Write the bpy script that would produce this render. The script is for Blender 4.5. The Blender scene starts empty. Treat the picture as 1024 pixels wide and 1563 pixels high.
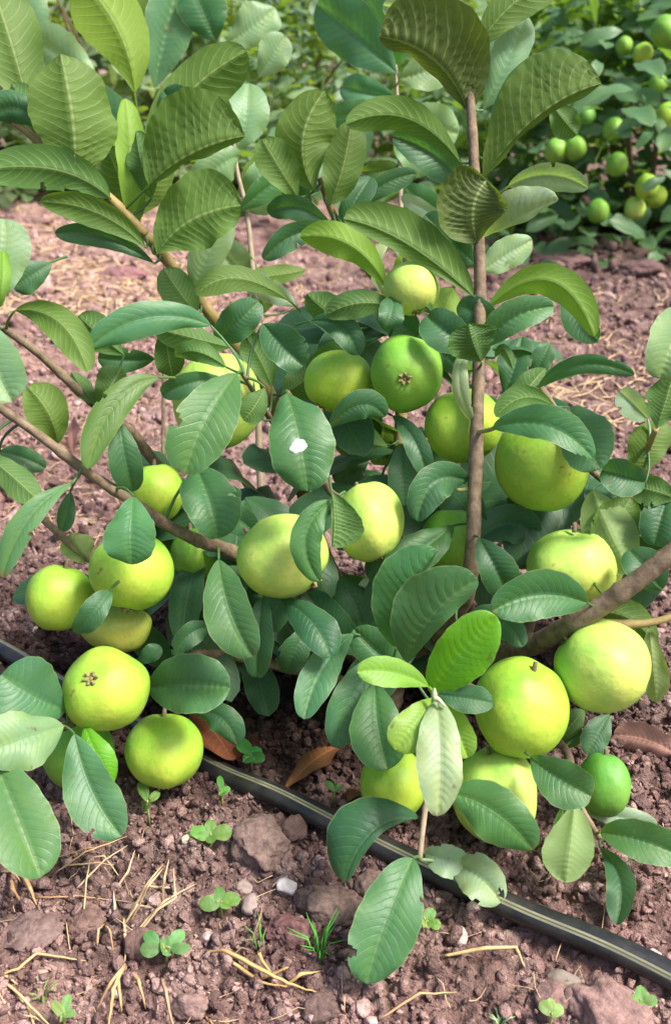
import bpy, math, random
import numpy as np
from mathutils import Vector, Matrix
random.seed(7); rng = np.random.default_rng(7)
R = math.radians
sc = bpy.context.scene
col = sc.collection

# ------------------------------------------------------------------ camera
F_PX, CX, CY, CAM_H, PITCH = 1500.0, 512.0, 781.5, 0.66, R(25)
cam_d = bpy.data.cameras.new('camera'); cam = bpy.data.objects.new('camera', cam_d); col.objects.link(cam)
cam.location = (0, 0, CAM_H); cam.rotation_euler = (math.pi/2 - PITCH, 0, 0)
cam_d.sensor_fit = 'VERTICAL'; cam_d.sensor_height = 24.0; cam_d.lens = 24.0*F_PX/1563.0
cam_d.clip_start = 0.02; cam_d.clip_end = 500
cam_d.dof.use_dof = True; cam_d.dof.focus_distance = 0.92; cam_d.dof.aperture_fstop = 5.6
sc.camera = cam

# ------------------------------------------------------------------ sky and sun
SUN_EL, SUN_AZ = 56.0, 112.0       # azimuth clockwise from +Y (the viewing direction)
w = bpy.data.worlds.new('World'); sc.world = w; w.use_nodes = True
nt = w.node_tree; bg = nt.nodes['Background']
sky = nt.nodes.new('ShaderNodeTexSky'); sky.sky_type = 'NISHITA'; sky.sun_disc = False
sky.sun_elevation = R(SUN_EL); sky.sun_rotation = R(SUN_AZ)
sky.air_density = 1.0; sky.dust_density = 4.0; sky.ozone_density = 1.0
nt.links.new(sky.outputs[0], bg.inputs[0]); bg.inputs[1].default_value = 0.12
sd = bpy.data.lights.new('sun', 'SUN'); so = bpy.data.objects.new('sun', sd); col.objects.link(so)
sd.energy = 3.5; sd.angle = R(15); sd.color = (1.0, 0.95, 0.86)
dirv = Vector((math.sin(R(SUN_AZ))*math.cos(R(SUN_EL)), math.cos(R(SUN_AZ))*math.cos(R(SUN_EL)), math.sin(R(SUN_EL))))
so.rotation_euler = dirv.to_track_quat('Z', 'Y').to_euler(); so.location = (2, -1, 4)
sc.view_settings.view_transform = 'Standard'; sc.view_settings.look = 'None'
sc.view_settings.exposure = 1.08; sc.view_settings.gamma = 1.0

# ------------------------------------------------------------------ pixel -> world
FWD = np.array([0, math.cos(PITCH), -math.sin(PITCH)]); UP = np.array([0, math.sin(PITCH), math.cos(PITCH)])
RT = np.array([1.0, 0, 0]); CAMP = np.array([0, 0, CAM_H])
def P(px, py, z):
    return CAMP + FWD*z + RT*((px-CX)/F_PX*z) + UP*((CY-py)/F_PX*z)
def zg(py, h=0.0):
    b = (CY-py)/F_PX
    v = math.sin(PITCH) - b*math.cos(PITCH)
    return (CAM_H-h)/max(v, 0.02)
def unit(v):
    return v/(np.linalg.norm(v)+1e-12)

# ------------------------------------------------------------------ numpy noise for terrain
def _h(ix, iy, k):
    n = (ix*374761393 + iy*668265263 + k*974711) & 0xffffffff
    n = ((n ^ (n >> 13))*1274126177) & 0xffffffff
    return ((n ^ (n >> 16)) & 0xffff)/65535.0
def vnoise(x, y, k=0):
    ix = np.floor(x).astype(np.int64); iy = np.floor(y).astype(np.int64)
    fx = x-ix; fy = y-iy; fx = fx*fx*(3-2*fx); fy = fy*fy*(3-2*fy)
    a = _h(ix, iy, k); b = _h(ix+1, iy, k); c = _h(ix, iy+1, k); d = _h(ix+1, iy+1, k)
    return (a*(1-fx)+b*fx)*(1-fy) + (c*(1-fx)+d*fx)*fy
def cell(x, y, k, dens=0.75):
    """lumps: one rounded clod per lattice cell, of random size; returns the height 0..1"""
    ix = np.floor(x).astype(np.int64); iy = np.floor(y).astype(np.int64)
    out = np.zeros_like(x)
    for dx in (-1, 0, 1):
        for dy in (-1, 0, 1):
            jx = ix+dx; jy = iy+dy
            cx = jx+_h(jx, jy, k); cy = jy+_h(jx, jy, k+1)
            r = 0.25+0.55*_h(jx, jy, k+2)
            on = (_h(jx, jy, k+3) < dens)
            ang = _h(jx, jy, k+4)*6.283; st = 0.7+0.6*_h(jx, jy, k+5)
            ux = (x-cx)*np.cos(ang)+(y-cy)*np.sin(ang); uy = -(x-cx)*np.sin(ang)+(y-cy)*np.cos(ang)
            d = np.maximum(np.abs(ux)*st*0.9+np.abs(uy)*0.35, np.abs(uy)/st*0.9+np.abs(ux)*0.35)*0.6 + np.hypot(ux*st, uy/st)*0.5
            hgt = np.clip(1-(d/r)**2.6, 0, 1)**0.7*r*on
            out = np.maximum(out, hgt)
    return out
def ground_h(x, y):
    x = np.asarray(x, float); y = np.asarray(y, float)
    h = (vnoise(x*2.3, y*2.3, 1)-0.5)*0.030 + (vnoise(x*7, y*7, 2)-0.5)*0.016
    wx = x+(vnoise(x*40, y*40, 5)-.5)*0.012; wy = y+(vnoise(x*40, y*40, 6)-.5)*0.012
    lump = vnoise(x*3.1, y*3.1, 9)
    h = h + cell(wx*9, wy*9, 20, 0.25)*0.028*np.clip(lump*2-0.45, 0.1, 1)
    h = h + cell(wx*26, wy*26, 40, 0.5)*0.009*np.clip(lump*1.6, 0.3, 1)
    h = h + cell(wx*62, wy*62, 60, 0.7)*0.007
    h = h - np.abs(vnoise(wx*34, wy*34, 14)-.5)*0.012 - np.abs(vnoise(wx*78, wy*78, 15)-.5)*0.008 + 0.004
    h = h + cell(wx*130, wy*130, 80, 0.8)*0.0060
    h = h + (vnoise(x*95, y*95, 4)-0.5)*0.005 + (vnoise(x*230, y*230, 3)-0.5)*0.0038 - 0.010
    far = np.clip((y-3.0)/3.0, 0, 1)
    return h*(1+0.6*far)
def gpt(px, py, lift=0.0):
    p = P(px, py, zg(py)); g = float(ground_h(np.array([p[0]]), np.array([p[1]]))[0])
    return np.array([p[0], p[1], g+lift])

# ------------------------------------------------------------------ materials
def mat(name):
    m = bpy.data.materials.new(name); m.use_nodes = True
    t = m.node_tree; b = t.nodes['Principled BSDF']
    return m, t, b
class NB:
    def __init__(s, t): s.t = t
    def n(s, typ, **kw):
        nd = s.t.nodes.new(typ)
        for k, v in kw.items(): setattr(nd, k, v)
        return nd
    def put(s, sock, v):
        if hasattr(v, 'is_linked') or isinstance(v, bpy.types.NodeSocket): s.t.links.new(v, sock)
        else: sock.default_value = v
    def math(s, op, a, b=None, c=None, clamp=False):
        nd = s.n('ShaderNodeMath', operation=op, use_clamp=clamp); s.put(nd.inputs[0], a)
        if b is not None: s.put(nd.inputs[1], b)
        if c is not None: s.put(nd.inputs[2], c)
        return nd.outputs[0]
    def mix(s, f, a, b, blend='MIX'):
        nd = s.n('ShaderNodeMix', data_type='RGBA', blend_type=blend); s.put(nd.inputs[0], f); s.put(nd.inputs[6], a); s.put(nd.inputs[7], b)
        return nd.outputs[2]
    def ramp(s, f, pts):
        nd = s.n('ShaderNodeValToRGB'); e = nd.color_ramp.elements
        while len(e) < len(pts): e.new(0.5)
        for q, (p, c) in zip(e, pts): q.position = p; q.color = c if len(c) == 4 else (*c, 1)
        s.put(nd.inputs[0], f); return nd.outputs[0]
    def noise(s, vec, scale, detail=3, rough=0.55):
        nd = s.n('ShaderNodeTexNoise'); nd.inputs['Scale'].default_value = scale; nd.inputs['Detail'].default_value = detail
        nd.inputs['Roughness'].default_value = rough
        if vec is not None: s.t.links.new(vec, nd.inputs['Vector'])
        return nd.outputs[0]

def leaf_material(name, nveins=13, under=(0.095, 0.170, 0.036), transl=0.36, vein_pale=(0.30, 0.38, 0.14), rough=0.42, dead=False):
    m, t, b = mat(name); N = NB(t)
    uv = N.n('ShaderNodeUVMap').outputs[0]
    sp = N.n('ShaderNodeSeparateXYZ'); t.links.new(uv, sp.inputs[0])
    u = sp.outputs[0]; v = N.math('ABSOLUTE', N.math('MULTIPLY_ADD', sp.outputs[1], 2.0, -1.0))
    oi = N.n('ShaderNodeObjectInfo'); tc = N.n('ShaderNodeTexCoord').outputs['Object']
    # lateral veins curve forward towards the margin
    q = N.math('SUBTRACT', N.math('MULTIPLY', u, float(nveins)), N.math('MULTIPLY', N.math('POWER', v, 1.25), nveins*0.20))
    fr = N.math('ABSOLUTE', N.math('SUBTRACT', N.math('FRACT', q), 0.5))           # 0.5 on a vein
    lat = N.math('MULTIPLY', N.math('SMOOTH_MIN', 1.0, N.math('MULTIPLY', N.math('SUBTRACT', fr, 0.40), 11.0), 0.2, clamp=True), 0.85)
    net0 = N.noise(uv, 7, 3, 0.6); lat = N.math('MULTIPLY', lat, N.math('MULTIPLY_ADD', net0, 1.5, 0.1, clamp=True)); lat = N.math('MULTIPLY', lat, N.math('SUBTRACT', 1.05, N.math('POWER', v, 3.0), clamp=True))
    mid = N.math('MULTIPLY', N.math('SUBTRACT', 0.050, v), 40.0, clamp=True)
    vein = N.math('MAXIMUM', lat, mid)
    net = N.noise(uv, 55, 3, 0.6)
    blotch = N.noise(tc, 22, 4, 0.6); fine = N.noise(tc, 160, 3, 0.6)
    bk = N.n('ShaderNodeNewGeometry').outputs['Backfacing']
    base = oi.outputs['Color']
    if not dead:
        top = N.mix(N.math('MULTIPLY', N.math('SUBTRACT', blotch, 0.35), 1.4, clamp=True), base, N.mix(1.0, base, (0.72, 0.86, 0.66, 1), 'MULTIPLY'))
        top = N.mix(N.math('MULTIPLY', N.math('SUBTRACT', fine, 0.62), 2.2, clamp=True), top, N.mix(1.0, top, (1.5, 1.35, 1.15, 1), 'MULTIPLY'))
        top = N.mix(N.math('MULTIPLY', vein, 0.13), top, (*vein_pale, 1))
        # wear: brown flecks and a pale dry margin of their own
        fleck = N.math('MULTIPLY', N.math('SUBTRACT', N.noise(tc, 75, 2, 0.5), 0.705), 16.0, clamp=True)
        top = N.mix(N.math('MULTIPLY', fleck, 0.75), top, (0.13, 0.085, 0.035, 1))
        tipw = N.math('MULTIPLY', N.math('SUBTRACT', N.math('ADD', u, N.math('MULTIPLY', N.math('MULTIPLY', oi.outputs['Random'], N.noise(uv, 6, 3, .6)), 0.16)), 1.025), 14.0, clamp=True)
        top = N.mix(N.math('MULTIPLY', tipw, 0.8), top, (0.20, 0.125, 0.05, 1))
        lum = N.noise(uv, 2.6, 2, .5); top = N.mix(N.math('MULTIPLY', N.math('SUBTRACT', lum, .4), 1.8, clamp=True), top, N.mix(1.0, top, (1.35, 1.16, .75, 1), 'MULTIPLY'))
        dustm = N.math('MULTIPLY', N.math('SUBTRACT', N.noise(tc, 34, 5, .7), .56), 2.4, clamp=True); top = N.mix(N.math('MULTIPLY', dustm, .2), top, (.30, .30, .22, 1))
        edge = N.math('MULTIPLY', N.math('SUBTRACT', v, 0.955), 22.0, clamp=True)
        top = N.mix(N.math('MULTIPLY', edge, 0.45), top, (0.36, 0.38, 0.20, 1))
        und = N.mix(0.5, (*under, 1), N.mix(1.0, base, (1.4, 1.3, 0.75, 1), 'MULTIPLY'))
        und = N.mix(N.math('MULTIPLY', blotch, 0.5), und, N.mix(1.0, und, (0.75, 0.8, 0.7, 1), 'MULTIPLY'))
        und = N.mix(N.math('MULTIPLY', vein, 0.55), und, (*vein_pale, 1))
    else:
        top = N.mix(blotch, base, N.mix(1.0, base, (0.45, 0.38, 0.3, 1), 'MULTIPLY'))
        top = N.mix(N.math('MULTIPLY', vein, 0.5), top, N.mix(1.0, base, (1.5, 1.4, 1.2, 1), 'MULTIPLY'))
        und = top
    colr = N.mix(bk, top, und)
    t.links.new(colr, b.inputs['Base Color'])
    b.inputs['Specular IOR Level'].default_value = 0.42 if not dead else 0.2
    t.links.new(N.math('ADD', N.math('MULTIPLY', bk, 0.2), N.math('MULTIPLY_ADD', net, 0.16, rough-0.08)), b.inputs['Roughness'])
    bump = N.n('ShaderNodeBump'); bump.inputs['Strength'].default_value = 0.35; bump.inputs['Distance'].default_value = 0.0008
    hgt = N.math('SUBTRACT', N.math('MULTIPLY', net, 0.6), vein)
    t.links.new(hgt, bump.inputs['Height']); t.links.new(bump.outputs[0], b.inputs['Normal'])
    tr = N.n('ShaderNodeBsdfTranslucent')
    t.links.new(N.mix(1.0, colr, (1.9, 1.9, 0.55, 1), 'MULTIPLY') if not dead else colr, tr.inputs[0])
    ms = N.n('ShaderNodeMixShader'); ms.inputs[0].default_value = transl if not dead else 0.15
    t.links.new(b.outputs[0], ms.inputs[1]); t.links.new(tr.outputs[0], ms.inputs[2])
    t.links.new(ms.outputs[0], t.nodes['Material Output'].inputs[0])
    return m
M_LEAF = leaf_material('guava_leaf')
M_SMALL = leaf_material('seedling_leaf', nveins=5, under=(0.2, 0.3, 0.08), transl=0.3)
M_DEAD = leaf_material('dry_leaf', nveins=12, dead=True, rough=0.75)

def guava_material():
    m, t, b = mat('guava_skin'); N = NB(t)
    tc = N.n('ShaderNodeTexCoord').outputs['Object']; oi = N.n('ShaderNodeObjectInfo')
    base = oi.outputs['Color']
    a = N.noise(tc, 14, 4, 0.55); f = N.noise(tc, 120, 4, 0.65); s = N.noise(tc, 60, 2, 0.5)
    sp = N.n('ShaderNodeSeparateXYZ'); t.links.new(tc, sp.inputs[0])
    c = N.mix(N.math('MULTIPLY', N.math('SUBTRACT', a, 0.36), 2.8, clamp=True), N.mix(1.0, base, (0.50, 0.82, 0.65, 1), 'MULTIPLY'), N.mix(1.0, base, (1.22, 1.06, 1.15, 1), 'MULTIPLY'))
    c = N.mix(N.math('MULTIPLY', N.math('SUBTRACT', f, 0.5), 1.6, clamp=True), c, N.mix(1.0, c, (0.80, 0.88, 0.8, 1), 'MULTIPLY'))
    c = N.mix(N.math('MULTIPLY', N.math('SUBTRACT', s, 0.725), 16.0, clamp=True), c, (0.16, 0.13, 0.04, 1))
    spu = N.n('ShaderNodeSeparateXYZ'); t.links.new(N.n('ShaderNodeUVMap').outputs[0], spu.inputs[0])
    th = spu.outputs[0]; cb = N.n('ShaderNodeCombineXYZ'); t.links.new(N.math('MULTIPLY', th, 2.2), cb.inputs[0])
    t.links.new(N.math('SINE', N.math('MULTIPLY', spu.outputs[1], 6.2832)), cb.inputs[1]); t.links.new(N.math('COSINE', N.math('MULTIPLY', spu.outputs[1], 6.2832)), cb.inputs[2])
    strk = N.noise(cb.outputs[0], 9, 3, .6)
    c = N.mix(N.math('MULTIPLY', N.math('SUBTRACT', strk, .46), 2.6, clamp=True), c, N.mix(1.0, c, (.72, .88, .7, 1), 'MULTIPLY'))
    rus = N.math('MULTIPLY', N.math('ADD', N.math('SUBTRACT', th, 0.92), N.math('MULTIPLY_ADD', f, .16, -.08)), 14.0, clamp=True)
    c = N.mix(N.math('MULTIPLY', rus, .55), c, (.26, .22, .07, 1))
    grn = N.math('MULTIPLY', N.math('SUBTRACT', 0.30, N.math('ADD', th, N.math('MULTIPLY_ADD', a, .3, -.15))), 3.5, clamp=True)
    c = N.mix(N.math('MULTIPLY', grn, .45), c, N.mix(1.0, c, (.55, .85, .6, 1), 'MULTIPLY'))
    vo = N.n('ShaderNodeTexVoronoi'); vo.inputs['Scale'].default_value = 150; t.links.new(tc, vo.inputs['Vector'])
    dot = N.math('MULTIPLY', N.math('SUBTRACT', 0.20, vo.outputs['Distance']), 9.0, clamp=True)
    c = N.mix(N.math('MULTIPLY', dot, 0.42), c, N.mix(1.0, c, (1.35, 1.22, 1.6, 1), 'MULTIPLY'))
    rub = N.math('MULTIPLY', N.math('SUBTRACT', N.noise(tc, 27, 6, 0.75), 0.63), 6.0, clamp=True)
    c = N.mix(N.math('MULTIPLY', rub, 0.45), c, (0.30, 0.27, 0.08, 1))
    t.links.new(c, b.inputs['Base Color'])
    b.inputs['Roughness'].default_value = 0.50; b.inputs['Specular IOR Level'].default_value = 0.34
    b.inputs['Subsurface Weight'].default_value = 0.12; b.inputs['Subsurface Radius'].default_value = (0.010, 0.012, 0.003); b.inputs['Subsurface Scale'].default_value = 0.6
    bp = N.n('ShaderNodeBump'); bp.inputs['Strength'].default_value = 0.5; bp.inputs['Distance'].default_value = 0.0018
    t.links.new(N.math('ADD', N.math('MULTIPLY', f, 0.5), N.math('MULTIPLY', N.noise(tc, 38, 3, .5), 1.8)), bp.inputs['Height']); t.links.new(bp.outputs[0], b.inputs['Normal'])
    return m
M_GUAVA = guava_material()

def simple_mat(name, c1, c2, scale=60, rough=0.8, bump=0.0015, spec=0.3, stretch=None, detail=5, objcol=False):
    m, t, b = mat(name); N = NB(t)
    tc = N.n('ShaderNodeTexCoord').outputs['Object']
    if stretch:
        mp = N.n('ShaderNodeMapping'); mp.inputs['Scale'].default_value = stretch; t.links.new(tc, mp.inputs[0]); tc = mp.outputs[0]
    a = N.noise(tc, scale, detail, 0.65)
    c = N.ramp(a, [(0.3, c1), (0.7, c2)])
    if objcol: c = N.mix(1.0, c, N.n('ShaderNodeObjectInfo').outputs['Color'], 'MULTIPLY')
    t.links.new(c, b.inputs['Base Color']); b.inputs['Roughness'].default_value = rough; b.inputs['Specular IOR Level'].default_value = spec
    bp = N.n('ShaderNodeBump'); bp.inputs['Strength'].default_value = 0.6; bp.inputs['Distance'].default_value = bump
    t.links.new(N.noise(tc, scale*2.2, 4, .65), bp.inputs['Height']); t.links.new(bp.outputs[0], b.inputs['Normal'])
    return m
M_BARK = simple_mat('bark', (0.085, 0.058, 0.035), (0.26, 0.19, 0.125), 90, 0.8, 0.0015)
M_SHOOT = simple_mat('young_bark', (0.19, 0.13, 0.045), (0.33, 0.25, 0.10), 70, 0.65, 0.0008)
M_TWIG = simple_mat('petiole', (0.22, 0.24, 0.08), (0.34, 0.34, 0.14), 70, 0.6, 0.0005)
M_PALE = simple_mat('pale_stem', (0.22, 0.17, 0.11), (0.38, 0.31, 0.21), 60, 0.7, 0.0006)
M_CALYX = simple_mat('calyx', (0.09, 0.07, 0.025), (0.36, 0.33, 0.12), 160, 0.85, 0.001)
M_STRAW = simple_mat('dry_straw', (0.37, 0.265, 0.16), (0.60, 0.49, 0.35), 45, 0.7, 0.0006, objcol=True)
M_STONE = simple_mat('stone', (0.55, 0.5, 0.47), (0.95, 0.92, 0.9), 60, 0.85, 0.001, objcol=True)
M_CLOD = simple_mat('soil_clod', (0.105, 0.068, 0.060), (0.265, 0.190, 0.172), 130, 0.95, 0.004, 0.15, objcol=True)
M_SPOT = simple_mat('white_spot', (0.40, 0.42, 0.30), (0.68, 0.69, 0.58), 420, 0.7, 0.0004)
M_BUD = simple_mat('leaf_bud', (0.30, 0.36, 0.18), (0.50, 0.54, 0.36), 90, 0.7, 0.0005)

def soil_material():
    m, t, b = mat('soil'); N = NB(t)
    tc = N.n('ShaderNodeTexCoord').outputs['Object']
    big = N.noise(tc, 1.7, 4, 0.6); med = N.noise(tc, 14, 5, 0.65); fin = N.noise(tc, 110, 5, 0.7); gr = N.noise(tc, 420, 3, 0.6); mid2 = N.noise(tc, 42, 5, 0.75)
    c = N.ramp(med, [(0.28, (0.082, 0.048, 0.043)), (0.5, (0.172, 0.108, 0.096)), (0.72, (0.320, 0.226, 0.205))])
    c = N.mix(N.math('MULTIPLY', N.math('SUBTRACT', big, 0.42), 3.0, clamp=True), c, N.mix(1.0, c, (1.25, 1.12, 1.12, 1), 'MULTIPLY'))
    c = N.mix(N.math('MULTIPLY', N.math('SUBTRACT', fin, 0.5), 2.2, clamp=True), c, (0.38, 0.265, 0.235, 1))
    c = N.mix(N.math('MULTIPLY', N.math('SUBTRACT', 0.49, fin), 3.0, clamp=True), c, (0.085, 0.048, 0.042, 1))
    c = N.mix(N.math('MULTIPLY', N.math('SUBTRACT', gr, 0.66), 7.0, clamp=True), c, (0.55, 0.45, 0.42, 1))
    # drip-line damp round the bush's foot, darkened further as painted shade under it
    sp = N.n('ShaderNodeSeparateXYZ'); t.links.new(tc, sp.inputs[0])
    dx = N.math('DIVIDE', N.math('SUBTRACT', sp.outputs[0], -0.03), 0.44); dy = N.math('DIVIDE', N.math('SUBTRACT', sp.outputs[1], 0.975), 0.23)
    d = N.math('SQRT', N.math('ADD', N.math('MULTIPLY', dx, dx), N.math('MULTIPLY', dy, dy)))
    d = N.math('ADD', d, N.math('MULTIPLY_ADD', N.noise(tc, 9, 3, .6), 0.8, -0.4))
    wet_shade = N.math('MULTIPLY', N.math('SUBTRACT', 1.05, d), 2.6, clamp=True)
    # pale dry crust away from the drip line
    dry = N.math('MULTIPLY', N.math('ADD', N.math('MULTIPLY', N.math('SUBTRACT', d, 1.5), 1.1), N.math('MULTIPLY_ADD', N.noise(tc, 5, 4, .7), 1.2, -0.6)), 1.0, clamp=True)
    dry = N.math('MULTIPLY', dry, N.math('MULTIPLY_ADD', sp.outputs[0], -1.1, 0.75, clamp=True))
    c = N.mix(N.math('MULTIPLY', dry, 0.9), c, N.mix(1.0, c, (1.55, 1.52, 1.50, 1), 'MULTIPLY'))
    c = N.mix(N.math('MULTIPLY', wet_shade, 0.85), c, N.mix(1.0, c, (0.13, 0.11, 0.10, 1), 'MULTIPLY'))
    t.links.new(c, b.inputs['Base Color']); b.inputs['Roughness'].default_value = 0.95; b.inputs['Specular IOR Level'].default_value = 0.15
    bp = N.n('ShaderNodeBump'); bp.inputs['Strength'].default_value = 0.9; bp.inputs['Distance'].default_value = 0.009
    t.links.new(N.math('ADD', N.math('MULTIPLY', mid2, 1.6), N.math('ADD', fin, N.math('MULTIPLY', gr, 0.4))), bp.inputs['Height']); t.links.new(bp.outputs[0], b.inputs['Normal'])
    return m
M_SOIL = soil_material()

# ------------------------------------------------------------------ object helpers
def mesh_obj(name, V, F, m, parent=None, uv=None, smooth=True, color=None, origin=None):
    V = np.asarray(V, float)
    o_loc = np.zeros(3)
    if origin is not None: o_loc = np.asarray(origin, float); V = V-o_loc
    me = bpy.data.meshes.new(name)
    if isinstance(F, np.ndarray):
        n, k = F.shape
        me.vertices.add(len(V)); me.vertices.foreach_set('co', V.astype(np.float32).ravel())
        me.loops.add(n*k); me.loops.foreach_set('vertex_index', F.astype(np.int32).ravel())
        me.polygons.add(n); me.polygons.foreach_set('loop_start', np.arange(0, n*k, k, dtype=np.int32))
        me.update(calc_edges=True)
    else:
        me.from_pydata([tuple(v) for v in V], [], [tuple(f) for f in F]); me.update()
    if uv is not None:
        l = me.uv_layers.new(name='UVMap'); idx = np.empty(len(me.loops), np.int32); me.loops.foreach_get('vertex_index', idx)
        l.data.foreach_set('uv', np.asarray(uv, np.float32)[idx].ravel())
    if smooth: me.polygons.foreach_set('use_smooth', np.ones(len(me.polygons), bool))
    me.materials.append(m); me.validate()
    o = bpy.data.objects.new(name, me); col.objects.link(o); o.location = o_loc
    if color is not None: o.color = (*color, 1)
    if parent is not None:
        o.parent = parent; o.location = Vector(o_loc) - parent.location
    return o
def tag(o, label=None, cat=None, group=None, kind=None):
    if label: o['label'] = label
    if cat: o['category'] = cat
    if group: o['group'] = group
    if kind: o['kind'] = kind
    return o
def empty(name, loc):
    o = bpy.data.objects.new(name, None); col.objects.link(o); o.location = tuple(loc); o.empty_display_size = 0.05; return o
def grid_faces(nu, nv, flip=False, base=0):
    i, j = np.meshgrid(np.arange(nu-1), np.arange(nv-1), indexing='ij')
    a = (i*nv+j).ravel()+base
    f = np.stack([a, a+nv, a+nv+1, a+1], 1)
    return f[:, ::-1] if flip else f
def catmull(pts, n=8):
    p = np.asarray(pts, float); p = np.vstack([2*p[0]-p[1], p, 2*p[-1]-p[-2]]); out = []
    for i in range(1, len(p)-2):
        for t in np.linspace(0, 1, n, endpoint=False):
            a, b, c, d = p[i-1], p[i], p[i+1], p[i+2]
            out.append(0.5*((2*b)+(c-a)*t+(2*a-5*b+4*c-d)*t*t+(3*b-a-3*c+d)*t**3))
    out.append(p[-2]); return np.array(out)
def tube(pts, radii, ns=10, jitter=0.0, caps=True):
    pts = np.asarray(pts, float); n = len(pts)
    T = np.gradient(pts, axis=0); T /= np.linalg.norm(T, axis=1)[:, None]+1e-12
    ref = np.array([0.3, -0.8, 0.5]); V = []
    ang = np.linspace(0, 2*math.pi, ns, endpoint=False)
    for i in range(n):
        a = unit(np.cross(T[i], ref)); b = np.cross(T[i], a)
        r = radii[i]*(1+jitter*(rng.random(ns)-.5))
        V.append(pts[i]+np.outer(np.cos(ang)*r, a)+np.outer(np.sin(ang)*r, b))
    V = np.vstack(V); F = []
    for i in range(n-1):
        for j in range(ns):
            k = (j+1) % ns; F.append((i*ns+j, i*ns+k, (i+1)*ns+k, (i+1)*ns+j))
    if caps:
        c0, c1 = len(V), len(V)+1; V = np.vstack([V, pts[0], pts[-1]])
        for j in range(ns):
            k = (j+1) % ns; F.append((c0, c0, j, k)[1:] if False else (c0, k, j)); F.append((c1, (n-1)*ns+j, (n-1)*ns+k))
    return V, F
def join(parts):
    V = []; F = []; o = 0
    for v, f in parts:
        V.append(np.asarray(v)); F += [tuple(int(q)+o for q in ff) for ff in f]; o += len(v)
    return np.vstack(V), F

# ------------------------------------------------------------------ leaves
BRANCH_PTS = []        # sampled points of every branch, so that petioles can reach them
def halfwidth(u):
    h = np.clip(1-u**3.0, 0, 1)**0.50*np.clip(1-(1-u)**2.4, 0, 1)**0.72
    return h*1.07
def leaf_geo(p0, pc, p2, wl, wr, top=True, al=0.0, ar=0.0, kl=0.0, kr=0.0, roll=0.0, nu=64, nvh=6, quilt=0.035, wave=0.03, nveins=13, seed=0, up=False, view=None):
    """midrib p0-pc-p2 (quadratic Bezier); wl, wr projected half widths (m) left/right of it as seen; al, ar tilt of the halves towards the viewer"""
    rs = np.random.default_rng(seed)
    u = np.linspace(0, 1, nu)[:, None]
    C = (1-u)**2*p0+2*u*(1-u)*pc+u**2*p2
    T = 2*(1-u)*(pc-p0)+2*u*(p2-pc); T /= np.linalg.norm(T, axis=1)[:, None]+1e-9
    view = (np.array([0, 0, 1.0]) if up else unit(CAMP-(p0+p2)/2)) if view is None else view
    Nn = view-T*(T@view)[:, None]; Nn /= np.linalg.norm(Nn, axis=1)[:, None]+1e-9
    S = np.cross(Nn, T)                          # left as seen by the viewer
    tw = rs.uniform(-0.42, 0.42) if quilt > 0 else 0.0
    rl = roll+tw*(u-0.45); cr, sr = np.cos(rl), np.sin(rl)
    N2 = Nn*cr+S*sr; S2 = S*cr-Nn*sr; Nn, S = N2, S2
    h = halfwidth(u[:, 0]**rs.uniform(0.86, 1.28)); ph = rs.random(6)*6.28
    W = (wl+wr)/2; L = np.linalg.norm(p2-p0)
    cols = []
    vs = np.linspace(0, 1, nvh+1)
    asym = 1+0.07*np.sin(u[:, 0]*5+ph[4])
    uw = u[:, 0]+0.014*np.sin(u[:, 0]*9+ph[2])+0.008*np.sin(u[:, 0]*23+ph[3])
    for side, wd, a0, k in ((1, wl, al, kl), (-1, wr, ar, kr)):
        ang = a0+k*(vs[1:]+vs[:-1])/2; st = 1.0/nvh
        X = np.concatenate([[0], np.cumsum(np.cos(ang))*st]); Z = np.concatenate([[0], np.cumsum(np.sin(ang))*st])
        sc_ = wd/max(np.max(np.abs(X)), 0.3)
        hh = h*(asym if side > 0 else 2-asym)*(1+0.015*np.sin(u[:, 0]*37+ph[5]*side))
        lst = []
        for j in range(nvh+1):
            v = vs[j]
            nrm_ = Nn*(np.cos(ang[min(j, nvh-1)])) - S*side*np.sin(ang[min(j, nvh-1)])
            q = (uw+(0.010*np.sin(u[:, 0]*14+ph[0]*side))*v)*nveins-v**1.25*nveins*0.20
            bul = (0.5-0.5*np.cos(2*math.pi*(q+0.5-0.5)))          # 0 on veins, 1 between
            bul = bul**0.7
            amp = quilt*sc_*math.sin(math.pi*min(v*1.05, 1))**0.7
            rib = -0.022*W*(1-v*nvh/1.0) if j == 0 else 0
            disp = (bul*amp+rib)*(1 if top else -1)
            disp = disp + wave*W*v*v*(np.sin(u[:, 0]*9+ph[0]+side)+0.6*np.sin(u[:, 0]*17+ph[1]*side))
            lst.append(C+S*(side*X[j]*sc_*hh)[:, None]+Nn*(Z[j]*sc_*hh)[:, None]+nrm_*(disp*np.minimum(hh*2, 1))[:, None])
        cols.append(lst)
    allc = cols[0][::-1]+cols[1][1:]             # left edge ... midrib ... right edge
    nv = len(allc); V = np.stack(allc, 1).reshape(-1, 3)
    vv = np.linspace(0, 1, nv); UV = np.stack([np.repeat(uw, nv), np.tile(vv, nu)], 1)
    UV[:, 0] += np.concatenate([(0.010*np.sin(u*14+ph[0]*(1 if j <= nvh else -1))*abs(vv[j]*2-1)) for j in range(nv)], 1).ravel()
    F = grid_faces(nu, nv, flip=False)
    # orient so that the top side is the front face
    n0 = np.cross(V[F[len(F)//2][1]]-V[F[len(F)//2][0]], V[F[len(F)//2][3]]-V[F[len(F)//2][0]])
    if (n0@view > 0) != top: F = F[:, ::-1]
    return V, F, UV
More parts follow.
